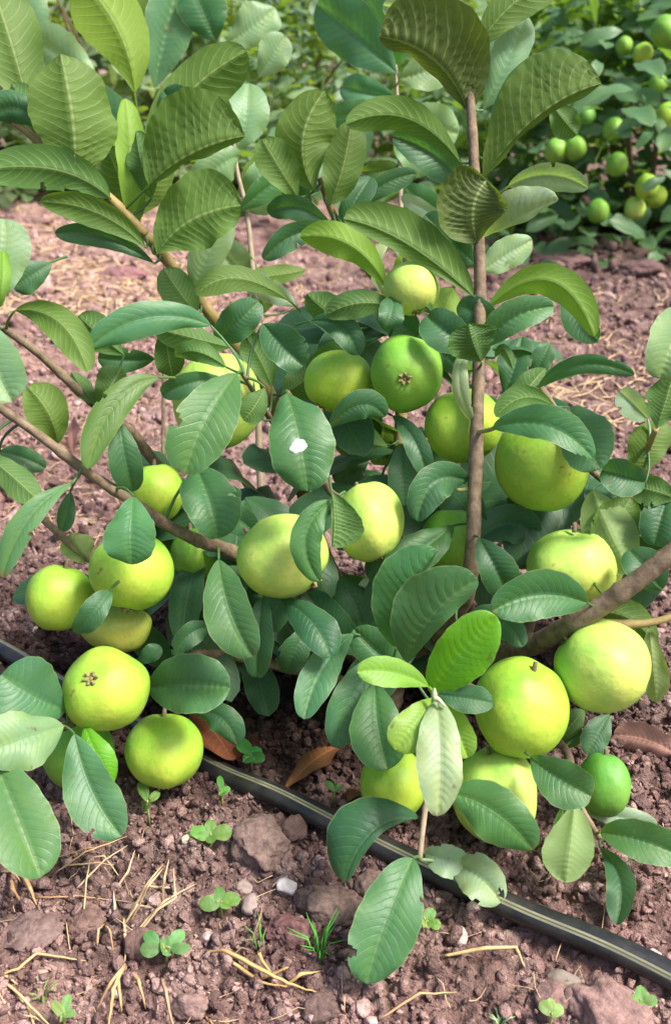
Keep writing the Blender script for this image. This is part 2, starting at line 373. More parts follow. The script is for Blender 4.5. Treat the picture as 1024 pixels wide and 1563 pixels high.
def petiole(p0, t0, color=None):
    """thin stalk from the blade's base to the nearest branch (or a short one)"""
    best = None
    if BRANCH_PTS:
        A = np.vstack(BRANCH_PTS); d = np.linalg.norm(A-p0, axis=1); i = int(np.argmin(d))
        if d[i] < 0.075: best = A[i]
    end = best if best is not None else p0-t0*0.016+np.array([0, 0.006, -0.004])
    mid = (p0+end)/2-t0*np.linalg.norm(end-p0)*0.25
    s = np.linspace(0, 1, 6)[:, None]
    pts = (1-s)**2*p0+2*s*(1-s)*mid+s*s*end
    return tube(pts, np.linspace(0.0011, 0.0016, 6), 6)

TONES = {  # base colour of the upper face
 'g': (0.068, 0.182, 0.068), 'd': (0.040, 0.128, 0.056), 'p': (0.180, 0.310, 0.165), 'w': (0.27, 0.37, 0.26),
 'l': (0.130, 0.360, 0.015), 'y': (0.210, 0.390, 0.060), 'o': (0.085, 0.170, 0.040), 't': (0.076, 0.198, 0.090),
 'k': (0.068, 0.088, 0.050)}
def parse(txt):
    out = []
    for ln in txt.strip().splitlines():
        ln = ln.split('#')[0].strip()
        if not ln: continue
        f = ln.split(); d = dict(zip(('bx', 'by', 'tx', 'ty'), map(float, f[:4])))
        d['wl'], d['wr'] = (float(f[4])/2,)*2 if ',' not in f[4] else tuple(map(float, f[4].split(',')))
        z = f[5].split(','); d['z0'] = float(z[0]); d['z1'] = float(z[1]) if len(z) > 1 else None
        d['side'] = f[6][0]; d['tone'] = f[6][1]
        for e in f[7:]:
            k, v = e.split('=')
            d[k] = tuple(map(float, v.split(','))) if ',' in v else (float(v) if k not in ('lab',) else v)
        out.append(d)
    return out
def build_leaf_geo(d, i):
    rs = np.random.default_rng(1000+i)
    z0 = d['z0']; z1 = d['z1'] if d['z1'] is not None else z0+rs.uniform(-0.02, 0.012)
    z0 = min(z0, zg(d['by'])-0.012 if d['by'] > 200 else 9); z1 = min(z1, zg(d['ty'])-0.012 if d['ty'] > 200 else 9)
    p0, p2 = P(d['bx'], d['by'], z0), P(d['tx'], d['ty'], z1)
    mid = 0.5*(d['bx']+d['tx']), 0.5*(d['by']+d['ty'])
    if 'c' in d:        # on-curve middle point -> Bezier control
        m = d['c']; cxy = (2*m[0]-mid[0], 2*m[1]-mid[1])
    else:
        n = np.array([d['ty']-d['by'], -(d['tx']-d['bx'])]); cxy = tuple(np.array(mid)+n*rs.uniform(-0.10, 0.10))
    zc = (z0+z1)/2-d.get('arch', rs.uniform(0.004, 0.030))
    pc = P(cxy[0], cxy[1], zc)
    sc_ = (z0+z1)/2/F_PX
    top = d['side'] == 't'; sg = 1 if top else -1
    a = R(d.get('a', rs.uniform(6, 36)))*sg; k = R(d.get('k', rs.uniform(-40, 5)))*sg
    return leaf_geo(p0, pc, p2, d['wl']*sc_*1.14, d['wr']*sc_*1.14, top, R(d['al']) if 'al' in d else a*rs.uniform(.7, 1.2), R(d['ar']) if 'ar' in d else a*rs.uniform(.7, 1.2),
                    R(d['kl']) if 'kl' in d else k, R(d['kr']) if 'kr' in d else k, R(d.get('roll', rs.uniform(-12, 12))),
                    quilt=d.get('q', 0.05 if not top else 0.046), wave=d.get('wv', rs.uniform(0.03, 0.10)), seed=i), p0, unit(pc-p0)
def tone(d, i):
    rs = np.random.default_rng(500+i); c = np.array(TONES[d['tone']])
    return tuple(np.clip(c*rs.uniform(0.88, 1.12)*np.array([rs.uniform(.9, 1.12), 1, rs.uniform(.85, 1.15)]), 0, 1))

def holed(V, F, UV, holes):
    """chewed holes: drop the faces whose uv falls in a hole"""
    c = UV[F].mean(1); keep = np.ones(len(F), bool)
    for (hu, hv, ru, rv) in holes:
        ang = np.arctan2((c[:, 1]-hv)/rv, (c[:, 0]-hu)/ru); rr = 1+0.25*np.sin(ang*3+hu*40)
        keep &= (((c[:, 0]-hu)/ru)**2+((c[:, 1]-hv)/rv)**2) > rr**2
    return F[keep]

MAIN = parse("""
# bx by tx ty  width z side+tone
115 268 93 82 60,74 .92,.90 bo al=-28 ar=-20 kl=10 kr=-15 c=111,180
64 202 -14 178 54 .92 tp c=28,165 a=30 k=-90
45 165 -20 -45 98 .99 bo
168 302 -40 262 66 .93,.90 bg c=80,258
222 378 62 308 46 .95,.92 bo c=150,325
236 402 84 356 36 .97,.94 tt c=160,362
228 283 374 208 84,12 .94,.92 bo al=-25 ar=-50 c=292,236 lab=pale
215 238 377 78 84 1.0,.98 bo c=290,140
240 388 368 314 66,46 .95,.93 bo c=290,338 al=-15 ar=-15
296 442 352 330 54 1.0 tp c=318,388
152 305 150 180 82 1.0 bo
200 338 192 150 44 .97,.95 by
206 142 108 -45 100 1.0 by c=178,40
270 175 190 300 50 1.0 bo
714 172 578 56 20,92 .96,.91 bk al=-30 ar=-12 c=662,92 q=.09
736 168 802 22 56 1.01 tp c=774,95 a=10
728 75 880 -45 64 .98 bo c=790,0
718 30 584 8 50 1.0 tw
738 272 918 128 78,8 .96,.91 bo c=820,178 al=-18 ar=-60 q=.06
742 240 900 106 54 1.0,.97 tg c=800,128
842 160 880 206 46 1.05 bo
702 248 528 190 52 .96,.92 bo c=620,180 a=20
713 292 598 208 54 .99,.97 tt c=665,240 q=.07
728 370 742 276 62,44 .95,.93 bk c=722,318 q=.065 k=-60 a=0
736 362 852 304 40,10 .97,.93 tw c=785,334 k=-50
738 412 812 366 50 1.02 tw
722 452 524 334 18,46 .95,.92 bo c=618,370 a=24
724 402 648 328 52 .99 tt
692 346 612 300 24 1.0 tw
742 472 906 514 28,24 .96,.92 by c=838,428 al=-25 ar=-30 k=-20
862 446 912 522 50 .985,.95 tp
738 528 845 468 50 .95,.93 tt c=782,486 q=.07
734 552 716 494 38,42 .93,.91 bk q=.065 k=-50
722 532 652 482 62 .95 tp
724 528 720 642 26 .955,.945 tw c=700,570
755 546 782 562 18 .95 by c=768,532
775 285 897 288 20,22 1.04,1.0 tw c=835,268 q=.08
480 292 496 138 44,44 1.0,.98 bo c=462,215 a=30
504 312 536 184 64 .99 bo
506 346 410 326 38 1.0 tg c=455,318
522 352 402 396 38 1.0,.98 tp c=455,356
592 442 458 362 52 .98,.97 by c=535,374
584 450 592 368 20 1.0 tw c=572,405
596 442 642 376 46 1.02 by
604 492 660 478 24 .975 by c=632,462
606 472 496 482 44 .97,.96 bo c=550,462 q=.07
602 452 588 502 40 .955 tt
530 332 636 265 34 1.06 tt c=580,285
440 458 300 450 42 1.0,.97 bo c=360,424
402 494 464 558 60 .96,.94 tt
474 490 546 542 46 .98 tt c=520,500
322 497 136 532 54 .96,.92 tt c=225,484 a=12
352 530 234 500 46 .99 bo
252 500 264 576 46 1.0 bo
236 548 150 545 40 1.02 tp
415 592 374 510 46 1.03 bo
432 602 502 545 60 1.06 bo
24 474 134 568 54 .92,.90 bo c=92,492
-28 486 20 614 92 .85,.83 tp
-8 464 6 334 84 .88 tp
-2 470 4 380 24 .86 by
88 678 42 590 66 .93,.91 bo c=76,632
148 618 186 560 52 .97 bo
150 618 110 568 32 .97 bo
242 576 134 716 50 .92,.88 to c=176,615
182 642 205 750 50 .92 tt
-24 692 62 766 48 .88 bo
0 690 70 715 38 .92 tp
110 738 4 882 40 .88,.85 tt c=45,790
108 750 94 810 28 .93 tp
204 758 202 862 80 .868,.85 tt a=5
140 858 108 815 50 .985 bw
168 902 115 966 40 .865 tt
285 850 308 932 46 1.04 bw
362 570 282 724 92 .90,.86 tg c=314,640 a=10 lab=hole
438 600 470 750 100 .88,.85 tg a=12 lab=spot
336 575 246 600 36 .96 tg
402 642 366 618 20 .95 tg
404 592 372 642 44 .935,.93 bo
345 560 268 545 34 .94 bo c=300,536
300 716 332 822 84 .96,.93 tt
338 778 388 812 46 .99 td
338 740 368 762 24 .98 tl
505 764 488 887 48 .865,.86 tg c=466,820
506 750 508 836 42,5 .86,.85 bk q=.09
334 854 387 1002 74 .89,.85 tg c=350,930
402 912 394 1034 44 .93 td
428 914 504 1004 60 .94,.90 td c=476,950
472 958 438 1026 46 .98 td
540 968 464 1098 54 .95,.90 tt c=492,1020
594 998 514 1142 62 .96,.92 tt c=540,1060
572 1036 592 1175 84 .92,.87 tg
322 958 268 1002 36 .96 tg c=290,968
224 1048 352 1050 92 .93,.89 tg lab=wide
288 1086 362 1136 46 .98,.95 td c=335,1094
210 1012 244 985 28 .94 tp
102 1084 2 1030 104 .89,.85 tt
98 1108 -25 1150 92 .85,.80 tp
-12 1148 62 1340 106 .82,.77 tg a=20
114 1120 186 1277 80 .86,.83 tt c=140,1205
130 1106 172 1198 46 .88 tl
604 988 669 841 54,8 .92,.87 tg c=625,908 al=15 ar=70
622 1012 729 884 62,22 .89,.85 tg c=660,940
658 1060 757 940 84 .83,.80 tl a=16 c=704,996
654 1048 545 1026 48 .82,.795 ty a=16 c=600,1026
662 1064 602 1144 62 .82,.79 ty a=18
666 1068 668 1246 70 .81,.77 tw q=.08 a=14
680 1066 714 1156 44 .828 ty
668 1060 752 1074 44 .822 tp
698 952 797 988 44 .91,.87 td c=758,944
692 802 588 882 62 .97,.94 tg
714 734 638 796 58 .95,.92 tp c=662,736
730 820 778 908 58 .93 tg
722 834 818 822 60 .98 td c=772,800
896 920 750 934 76 .88,.85 tg c=820,908
610 678 616 772 48 1.02 td
598 634 652 732 36 1.0,.97 to c=632,672
502 652 588 636 46 .96 tt c=550,618
562 700 508 732 50 1.1 td
592 682 504 658 60 1.08 bo
596 856 556 964 44 1.0 td
576 866 540 970 44 1.04 td
752 652 905 700 30,26 .89,.86 tt c=835,650 q=.06
868 622 916 716 84 .905,.88 tt
846 622 756 636 38 .95 bo c=800,606
770 602 796 514 50 1.05 tp
812 592 838 524 34 1.06 tp
820 592 968 572 30 1.0,.97 to c=890,556
822 580 908 545 30 1.03 tp
984 736 918 718 54 .90 tp
904 748 962 874 84 .95,.92 bw
1032 762 958 742 50 .92 bk q=.09
1022 752 1000 834 58 .93 tt
1048 468 1006 578 88 .86,.83 tp
1002 652 1026 575 60 .88 bo
988 640 945 598 40 .92 tw
906 688 850 804 48 1.05 td
868 944 998 986 54 .98 bo c=946,938 q=.08
990 958 1000 1072 42 .95 bw q=.08
892 1084 846 1142 50 .97 bo
930 1090 895 1152 44 .96 tp
808 1154 902 1216 70 .85,.82 tg
690 1212 814 1297 84 .82,.80 tg c=756,1240
642 1250 526 1348 12,58 .83,.80 td c=570,1268
630 1310 560 1502 98 .80,.755 tg c=588,1408 a=8
648 1302 712 1318 48 .85 tw
690 1318 764 1378 66 .85,.82 tw c=730,1338
876 1224 862 1347 76 .86,.83 bw
888 1238 1002 1258 32 .93 tw
916 1270 1048 1312 60 .87,.84 tg c=980,1284
916 1294 940 1412 44 .87,.81 tp c=946,1346
862 1220 852 1322 26 .91 bo
205 345 163 225 72 .985 bo
232 302 208 200 50 .965 bo
190 330 254 236 60 .995 bo
322 200 250 138 52 1.0 tg
60 206 18 128 50 .955 bo
284 140 372 92 64 1.02 bo
455 302 400 212 60 1.0 bo
520 346 566 270 42 1.03 tg
470 346 438 256 42 1.05 tp
560 522 480 562 58 1.04 bo
640 520 572 468 54 1.03 tg
540 502 468 448 52 1.04 bo
660 522 692 440 48 1.0 by
640 432 694 352 46 1.02 by
770 640 832 562 50 1.02 bo
700 562 642 508 52 .99 tp
762 500 700 462 50 .97 tp
560 1000 468 905 62 1.0 td
642 902 560 852 60 1.0 tg
402 982 338 930 52 1.0 td
452 888 398 962 52 .98 td
520 880 562 962 60 .99 td
190 542 120 482 52 .98 bo
960 722 1012 640 60 .92 bo
900 842 962 760 62 .94 bo
300 480 250 410 54 1.0 bo
330 520 395 460 54 1.01 tg
80 400 20 440 46 .93 tg
620 1030 540 960 60 .96 tg
800 760 860 690 56 1.0 tg
1010 900 960 840 60 .90 tg
1150 745 1130 640 56 .85 tg
1200 690 1290 640 58 .84 tg
1240 620 1230 510 56 .84 tg
1170 725 1220 820 54 .84 tg
""")
SAP_A = parse("""
362 228 378 138 58 1.36 tp
365 240 300 285 46 1.34 tp c=340,250
366 322 472 255 40 1.33 tt c=415,282
372 318 428 288 40 1.35 tp
358 195 272 138 42 1.30 bd c=320,150
376 330 328 285 36 1.34 bo
432 214 378 270 26 1.38 bo
394 442 338 380 58 1.36 tp
452 468 374 428 34 1.32 tw
466 412 384 420 26 1.33 bo
392 470 350 505 36 1.34 bo
400 480 405 420 40 1.36 bo
368 300 405 250 30 1.38 tp
""")
SAP_B = parse("""
606 112 496 18 74 1.42 tt
604 108 560 10 60 1.46 tt
606 150 530 135 40 1.44 tt
600 165 512 178 40 1.42 tt
608 120 690 90 52 1.46 tp
610 170 690 200 60 1.48 tp
612 260 560 262 30 1.46 to
610 205 655 250 50 1.46 tp
606 100 620 20 50 1.5 tg
615 280 668 330 46 1.45 tg
""")

# ------------------------------------------------------------------ ground
def build_ground():
    t1 = np.geomspace(0.22, 0.42, 40, endpoint=False); t2 = np.geomspace(0.42, 2.4, 620, endpoint=False)
    t3 = np.geomspace(2.4, 7, 200, endpoint=False); t4 = np.geomspace(7, 120, 40)
    ys = np.concatenate([t1, t2, t3, t4]); s = np.linspace(-1, 1, 560)
    prof = np.sign(s)*(0.55*np.abs(s)+0.45*np.abs(s)**3)
    X = prof[None, :]*(0.35+1.0*ys[:, None]); Y = np.repeat(ys[:, None], len(s), 1)
    Z = ground_h(X.ravel(), Y.ravel())
    V = np.stack([X.ravel(), Y.ravel(), Z], 1)
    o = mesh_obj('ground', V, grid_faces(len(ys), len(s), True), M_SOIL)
    o.data.update()
    if o.data.polygons[1000].normal.z < 0: o.data.flip_normals()
    tag(o, 'bare pinkish brown crumbly orchard soil', None, None, 'structure'); return o
ground = build_ground()
# far soil under and behind the viewer, so the sheet reaches the horizon all round
# ------------------------------------------------------------------ lumps (stones, clods, crumbs)
_phi = (1+5**.5)/2
ICO_V = np.array([(-1, _phi, 0), (1, _phi, 0), (-1, -_phi, 0), (1, -_phi, 0), (0, -1, _phi), (0, 1, _phi), (0, -1, -_phi), (0, 1, -_phi), (_phi, 0, -1), (_phi, 0, 1), (-_phi, 0, -1), (-_phi, 0, 1)])
ICO_V /= np.linalg.norm(ICO_V[0])
ICO_F = np.array([(0, 11, 5), (0, 5, 1), (0, 1, 7), (0, 7, 10), (0, 10, 11), (1, 5, 9), (5, 11, 4), (11, 10, 2), (10, 7, 6), (7, 1, 8), (3, 9, 4), (3, 4, 2), (3, 2, 6), (3, 6, 8), (3, 8, 9), (4, 9, 5), (2, 4, 11), (6, 2, 10), (8, 6, 7), (9, 8, 1)])
def subdiv(V, F):
    V = list(map(tuple, V)); mp = {}; out = []
    def m(a, b):
        k = (min(a, b), max(a, b))
        if k not in mp:
            p = unit((np.array(V[a])+np.array(V[b]))/2); V.append(tuple(p)); mp[k] = len(V)-1
        return mp[k]
    for a, b, c in F:
        x, y, z = m(a, b), m(b, c), m(c, a); out += [(a, x, z), (b, y, x), (c, z, y), (x, y, z)]
    return np.array(V), np.array(out)
I1 = subdiv(ICO_V, ICO_F); I2 = subdiv(*I1); I3 = subdiv(*I2); I4 = subdiv(*I3)
def n3(p, k=0):
    return (vnoise(p[:, 0]+p[:, 2]*.7+31, p[:, 1]-p[:, 2]*.6+17, k)+vnoise(p[:, 1]*1.1+p[:, 2]+5, p[:, 0]*.9-p[:, 2]*.3+9, k+1))/2-.5
def lump_geo(size, seed, lev=I3, facet=0.35, rough=0.35):
    rs = np.random.default_rng(seed); V = lev[0].copy()
    for _ in range(9):                              # cut flat facets
        d = unit(rs.normal(size=3)); lim = rs.uniform(0.62, 0.95)
        e = V@d-lim; V = V-np.outer(np.clip(e, 0, None)*(0.9 if facet else 0), d)
    o = rs.random(3)*40
    V = V*(1+rough*n3(V*2.2+o, 3)+rough*0.5*n3(V*5.5+o, 5)+rough*0.28*n3(V*14+o, 7))[:, None]
    return V*np.asarray(size)
def lump(name, px, py, size, seed, m, color, label, cat, group=None, rough=0.35, lev=None, sink=0.35):
    if name == 'pebble': size = tuple(q*.78 for q in size); color = tuple(q*.85 for q in color)
    g = gpt(px, py); V = lump_geo(size, seed, lev or I3, rough=rough)
    a = seed*1.7; Rz = np.array([[math.cos(a), -math.sin(a), 0], [math.sin(a), math.cos(a), 0], [0, 0, 1]])
    V = V@Rz.T+g+np.array([0, 0, size[2]*(1-2*sink)])
    o = mesh_obj(name, V, (lev or I3)[1], m, color=color, origin=g, smooth=True)
    return tag(o, label, cat, group)
def crumb_material():
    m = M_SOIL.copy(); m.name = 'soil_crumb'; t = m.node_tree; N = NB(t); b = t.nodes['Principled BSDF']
    src = b.inputs['Base Color'].links[0].from_socket
    sp = N.n('ShaderNodeSeparateXYZ'); t.links.new(N.n('ShaderNodeUVMap').outputs[0], sp.inputs[0])
    c = N.mix(1.0, src, N.ramp(sp.outputs[0], [(0, (.75, .75, .78)), (.6, (1.35, 1.33, 1.35)), (.93, (1.9, 1.95, 2.0)), (1, (2.6, 2.8, 2.9))]), 'MULTIPLY')
    t.links.new(c, b.inputs['Base Color']); return m
def build_crumbs():
    def batch(n, lv, s0, s1, pw, y0, y1, yp, seed, cuts):
        g = np.random.default_rng(seed); y = y0+(y1-y0)*g.random(n)**yp; x = (g.random(n)*2-1)*(0.2+0.42*y)
        sz = (s0+(s1-s0)*g.random(n)**pw)*(0.8+0.3*y)
        keep = vnoise(x*7, y*7, 77)+0.5*vnoise(x*25, y*25, 78) > 0.20+0.46*g.random(n); x, y, sz = x[keep], y[keep], sz[keep]; n = len(x)
        V = np.repeat(lv[0][None], n, 0)
        for _ in range(cuts):
            d = g.normal(size=(n, 3)); d /= np.linalg.norm(d, axis=1)[:, None]
            e = np.einsum('nvk,nk->nv', V, d)-g.uniform(.22, .72, n)[:, None]; V = V-np.clip(e, 0, None)[..., None]*d[:, None, :]
        V = V*(1+0.22*(g.random(V.shape[:2])-.5))[..., None]*(sz[:, None]*g.uniform(.6, 1.35, (n, 3)))[:, None, :]
        q, r = np.linalg.qr(g.normal(size=(n, 3, 3))); V = np.einsum('nvk,nkj->nvj', V, q)
        z = ground_h(x, y); V = V+np.stack([x, y, z+sz*0.30], 1)[:, None, :]
        k = lv[0].shape[0]; F = lv[1][None]+(np.arange(n)*k)[:, None, None]
        return V.reshape(-1, 3), F.reshape(-1, 3)
    sets = [batch(30000, I1, .0010, .0032, 1.5, .44, 1.2, 1.0, 1, 5), batch(17000, I1, .0022, .0078, 2.2, .44, 1.3, 1.0, 2, 5),
            batch(16000, (ICO_V, ICO_F), .002, .007, 2.0, 1.2, 3.2, 1.2, 3, 2), batch(3500, I1, .005, .017, 2.5, 1.3, 4.5, 1.2, 4, 7)]
    V = []; F = []; o = 0; U = []
    for v, f in sets:
        k = len(ICO_V) if v is sets[2][0] else len(I1[0]); n = len(v)//k
        U.append(np.repeat(rng.random((n, 2)), k, 0)); V.append(v); F.append(f+o); o += len(v)
    ob = mesh_obj('soil_crumbs', np.vstack(V), np.vstack(F), crumb_material(), uv=np.vstack(U), smooth=False)
    tag(ob, 'loose small crumbs of pinkish brown soil strewn over the ground', None, None, 'stuff')
build_crumbs()

# ------------------------------------------------------------------ straw litter and ribbons
def ribbon(pts, w0, w1, twist=0.0, curl=0.25, n=6):
    pts = np.asarray(pts, float); seg = np.linalg.norm(np.diff(pts, axis=0), axis=1); kk = np.maximum(2, (n*seg/seg.mean()*.6).astype(int)+1)
    c = np.vstack([pts[i]+(pts[i+1]-pts[i])*np.linspace(0, 1, k, endpoint=False)[:, None] for i, k in enumerate(kk)]+[pts[-1:]]); m = len(c)
    c[1:-1] += rng.normal(size=(m-2, 3))*seg.mean()*0.007
    T = np.gradient(c, axis=0); T /= np.linalg.norm(T, axis=1)[:, None]+1e-12
    V = []
    for i in range(m):
        a = unit(np.cross(T[i], [0, 0, 1.0])); b = np.cross(a, T[i]); th = twist*i/m
        s = a*math.cos(th)+b*math.sin(th); nn = np.cross(s, T[i]); ww = (w0+(w1-w0)*i/(m-1))*(0.35+0.65*math.sin(math.pi*min(1, (i+.6)/m*0.9+.1)))
        V += [c[i]-s*ww-nn*ww*curl, c[i]+nn*ww*curl, c[i]+s*ww-nn*ww*curl, c[i]-nn*ww*curl*1.2]
    F = []
    for i in range(m-1):
        for j in range(4):
            k = (j+1) % 4; F.append((i*4+j, i*4+k, i*4+4+k, i*4+4+j))
    F += [(0, 3, 2, 1), tuple((m-1)*4+q for q in (0, 1, 2, 3))]
    return np.array(V), F
def build_litter():
    parts = []
    def strew(n, x0, x1, y0, y1, ln, wd):
        for _ in range(n):
            px, py = rng.uniform(x0, x1), rng.uniform(y0, y1); p = gpt(px, py, 0.004)
            a = rng.uniform(0, math.pi); L = ln*rng.uniform(.4, 1.3); d = np.array([math.cos(a), math.sin(a), 0])
            pts = []
            for s in (-.5, -.15, .2, .5):
                q = p+d*L*s+np.array([-d[1], d[0], 0])*L*rng.uniform(-.05, .05)
                q[2] = float(ground_h(q[0:1], q[1:2])[0])+rng.uniform(0.002, 0.012); pts.append(q)
            parts.append(ribbon(pts, wd*rng.uniform(.5, 1.2), wd*.5, rng.uniform(-2, 2), n=3))
    strew(760, -60, 330, 320, 480, 0.14, 0.0042)
    strew(120, 120, 330, 410, 470, 0.14, 0.003)
    strew(320, 0, 260, 480, 830, 0.05, 0.0014)
    strew(160, 400, 600, 390, 520, 0.08, 0.0024)
    strew(300, 760, 1050, 440, 640, 0.08, 0.0028)
    strew(60, 560, 660, 230, 330, 0.16, 0.004)
    strew(26, 0, 420, 1240, 1560, 0.03, 0.0007)
    strew(18, 420, 1000, 1330, 1560, 0.03, 0.0006)
    strew(90, -100, 250, 270, 310, 0.3, 0.007)
    V, F = join(parts)
    o = mesh_obj('straw_litter', V, F, M_STRAW, color=(1.25, 1.12, 1.02)); tag(o, 'bleached bits of dry straw littering the soil', None, None, 'stuff')
build_litter()

# ------------------------------------------------------------------ drip pipe
def pipe_material():
    m, t, b = mat('black_pipe_plastic'); N = NB(t)
    sp = N.n('ShaderNodeSeparateXYZ'); t.links.new(N.n('ShaderNodeUVMap').outputs[0], sp.inputs[0])
    v = N.math('ADD', sp.outputs[1], N.math('MULTIPLY_ADD', sp.outputs[0], 0.25, -0.18)); tc = N.n('ShaderNodeTexCoord').outputs['Object']
    dust = N.noise(tc, 45, 5, .65)
    c = N.mix(N.math('MULTIPLY', N.math('SUBTRACT', dust, .40), 1.8, clamp=True), (0.012, 0.013, 0.014, 1), (0.06, 0.05, 0.045, 1))
    for c0, hw in ((0.172, 0.013), (0.128, 0.013)):
        s = N.math('LESS_THAN', N.math('ABSOLUTE', N.math('SUBTRACT', v, c0)), hw)
        c = N.mix(N.math('MULTIPLY', s, N.math('MULTIPLY_ADD', dust, -0.9, 0.88)), c, (0.40, 0.39, 0.26, 1))
    s = N.math('LESS_THAN', N.math('ABSOLUTE', N.math('SUBTRACT', v, 0.150)), 0.009); c = N.mix(N.math('MULTIPLY', s, 0.6), c, (0.10, 0.11, 0.03, 1))
    t.links.new(c, b.inputs['Base Color'])
    t.links.new(N.math('MULTIPLY_ADD', dust, 0.35, 0.22), b.inputs['Roughness'])
    return m
def build_pipe():
    px = [(-330, 832), (-150, 925), (0, 1003), (110, 1066), (220, 1125), (330, 1180), (430, 1228), (540, 1283), (680, 1345), (800, 1398), (920, 1450), (1030, 1500), (1200, 1582), (1400, 1680)]
    pts = [gpt(x, y) for x, y in px]
    for p in pts: p[2] = 0.5*p[2]+0.5*(-0.002)+0.0105
    c = catmull(pts, 14); ns = 28; r = 0.0106
    T = np.gradient(c, axis=0); T /= np.linalg.norm(T, axis=1)[:, None]
    V = []; UV = []
    for i in range(len(c)):
        a = unit(np.cross(T[i], [0, 0, 1.0])); b = np.cross(a, T[i])
        for j in range(ns+1):
            th = 2*math.pi*j/ns; V.append(c[i]+a*math.cos(th)*r*1.06+b*math.sin(th)*r*.96); UV.append((i/len(c), j/ns))
    o = mesh_obj('drip_pipe', np.array(V), grid_faces(len(c), ns+1), pipe_material(), uv=UV, origin=c[len(c)//2])
    o.data.update()
    tag(o, 'black plastic drip irrigation pipe with pale stripes lying across the soil', 'pipe')
build_pipe()

# ------------------------------------------------------------------ the front bush
trunk_base = gpt(582, 1082)
bush = empty('guava_bush', trunk_base)
tag(bush, 'large front guava bush with broad leaves and heavy green fruit', 'guava bush', 'guava bushes of the orchard')
def branch(px, r0, r1, m=M_BARK, name='branch', parent=bush, extra=None, knots=True):
    pts = [extra] if extra is not None else []
    pts += [P(x, y, min(z, zg(y)-0.006) if y > 300 else z) for x, y, z in px]
    c = catmull(pts, 8); n = len(c); r = np.linspace(r0, r1, n)
    if knots:
        for k in range(6, n, 9): r[k] *= 1.16
    V, F = tube(c, r, 12, 0.10); BRANCH_PTS.append(c[4:])
    return mesh_obj(name, V, F, m, parent, origin=c[0])
tb = trunk_base-np.array([0, 0, .01])
trunk_top = P(588, 1010, 1.10)
V, F = tube(catmull([tb, (tb+trunk_top)/2+np.array([.004, 0, 0]), trunk_top], 6), np.linspace(.021, .016, 13), 16, 0.16)
mesh_obj('trunk', V, F, M_BARK, bush, origin=tb)
branch([(575, 990, 1.10), (500, 860, 1.13), (440, 680, 1.12), (410, 598, 1.08), (345, 510, 1.05), (270, 415, 1.0), (222, 358, .97)], .010, .0052, M_SHOOT, extra=trunk_top)
branch([(222, 358, .97), (168, 303, .95), (116, 262, .93), (55, 212, .925), (10, 178, .93)], .0052, .0034, M_SHOOT)
branch([(650, 985, 1.06), (702, 930, .99), (718, 870, .955), (725, 720, .945), (730, 560, .95), (732, 400, .955), (724, 262, .955), (717, 150, .955), (708, 60, .955), (702, 5, .95)], .0088, .0036, M_BARK, extra=trunk_top)
branch([(598, 860, 1.12), (612, 640, 1.10), (600, 470, 1.07), (560, 408, 1.055), (530, 362, 1.05), (506, 322, 1.03), (488, 272, 1.01)], .0085, .0030, M_SHOOT, extra=trunk_top)
branch([(540, 1000, 1.09), (440, 900, 1.05), (352, 842, .985), (310, 828, .965), (258, 803, .945), (200, 764, .93), (130, 718, .91), (60, 664, .90), (-12, 614, .89)], .0085, .0038, M_BARK, extra=trunk_top)
branch([(520, 960, 1.11), (380, 840, 1.10), (252, 722, 1.05), (205, 664, 1.02), (163, 632, .99), (114, 590, .97), (60, 540, .955), (5, 500, .945)], .0075, .0036, M_BARK, extra=trunk_top)
branch([(200, 880, 1.0), (135, 852, .985), (88, 812, .97), (30, 760, .96), (-30, 720, .96)], .0045, .0033, M_BARK)
branch([(660, 1020, 1.08), (745, 1005, 1.02), (812, 984, .955), (872, 952, .905), (932, 915, .885), (990, 872, .87), (1050, 822, .86)], .0115, .0080, M_BARK, extra=trunk_top)
branch([(1050, 822, .86), (1120, 770, .85), (1190, 700, .84), (1240, 620, .84)], .008, .003, M_BARK)
branch([(900, 950, .92), (980, 952, .93), (1050, 935, .93)], .0045, .0032, M_SHOOT)
branch([(680, 1090, 1.0), (672, 1085, .87), (664, 1062, .825), (660, 1055, .822)], .004, .0022, M_PALE)
branch([(672, 1085, .87), (655, 1200, .83), (648, 1240, .825), (640, 1312, .815)], .0030, .0022, M_PALE)
branch([(600, 1040, 1.05), (520, 965, 1.04), (570, 975, 1.0), (600, 1002, .97)], .0035, .0022, M_BARK)
branch([(790, 1010, 1.0), (850, 800, 1.03), (880, 700, 1.0), (830, 600, 1.02), (815, 590, 1.03)], .007, .003, M_BARK)
branch([(880, 700, 1.0), (960, 760, .96), (1040, 775, .93)], .004, .003, M_BARK)
branch([(720, 745, .945), (700, 748, .95), (690, 735, .955)], .0026, .0018, M_TWIG, knots=False)
branch([(727, 660, .945), (750, 655, .915), (765, 648, .895)], .0024, .0018, M_TWIG, knots=False)
branch([(560, 1050, 1.06), (400, 1010, 1.02), (300, 1000, .97), (215, 1050, .95), (110, 1105, .90), (60, 1120, .88)], .006, .003, M_BARK)
branch([(700, 1040, 1.0), (850, 1130, .96), (880, 1220, .89), (915, 1280, .875)], .005, .0025, M_BARK)
branch([(1000, 655, .88), (985, 690, .92), (968, 712, .95), (930, 760, 1.0)], .0028, .003, M_SHOOT)
branch([(640, 720, 1.08), (520, 760, 1.02), (480, 690, .98), (445, 610, .93), (438, 598, .90)], .0045, .002, M_BARK)
branch([(440, 680, 1.12), (400, 620, 1.0), (370, 570, .93)], .0035, .002, M_BARK)

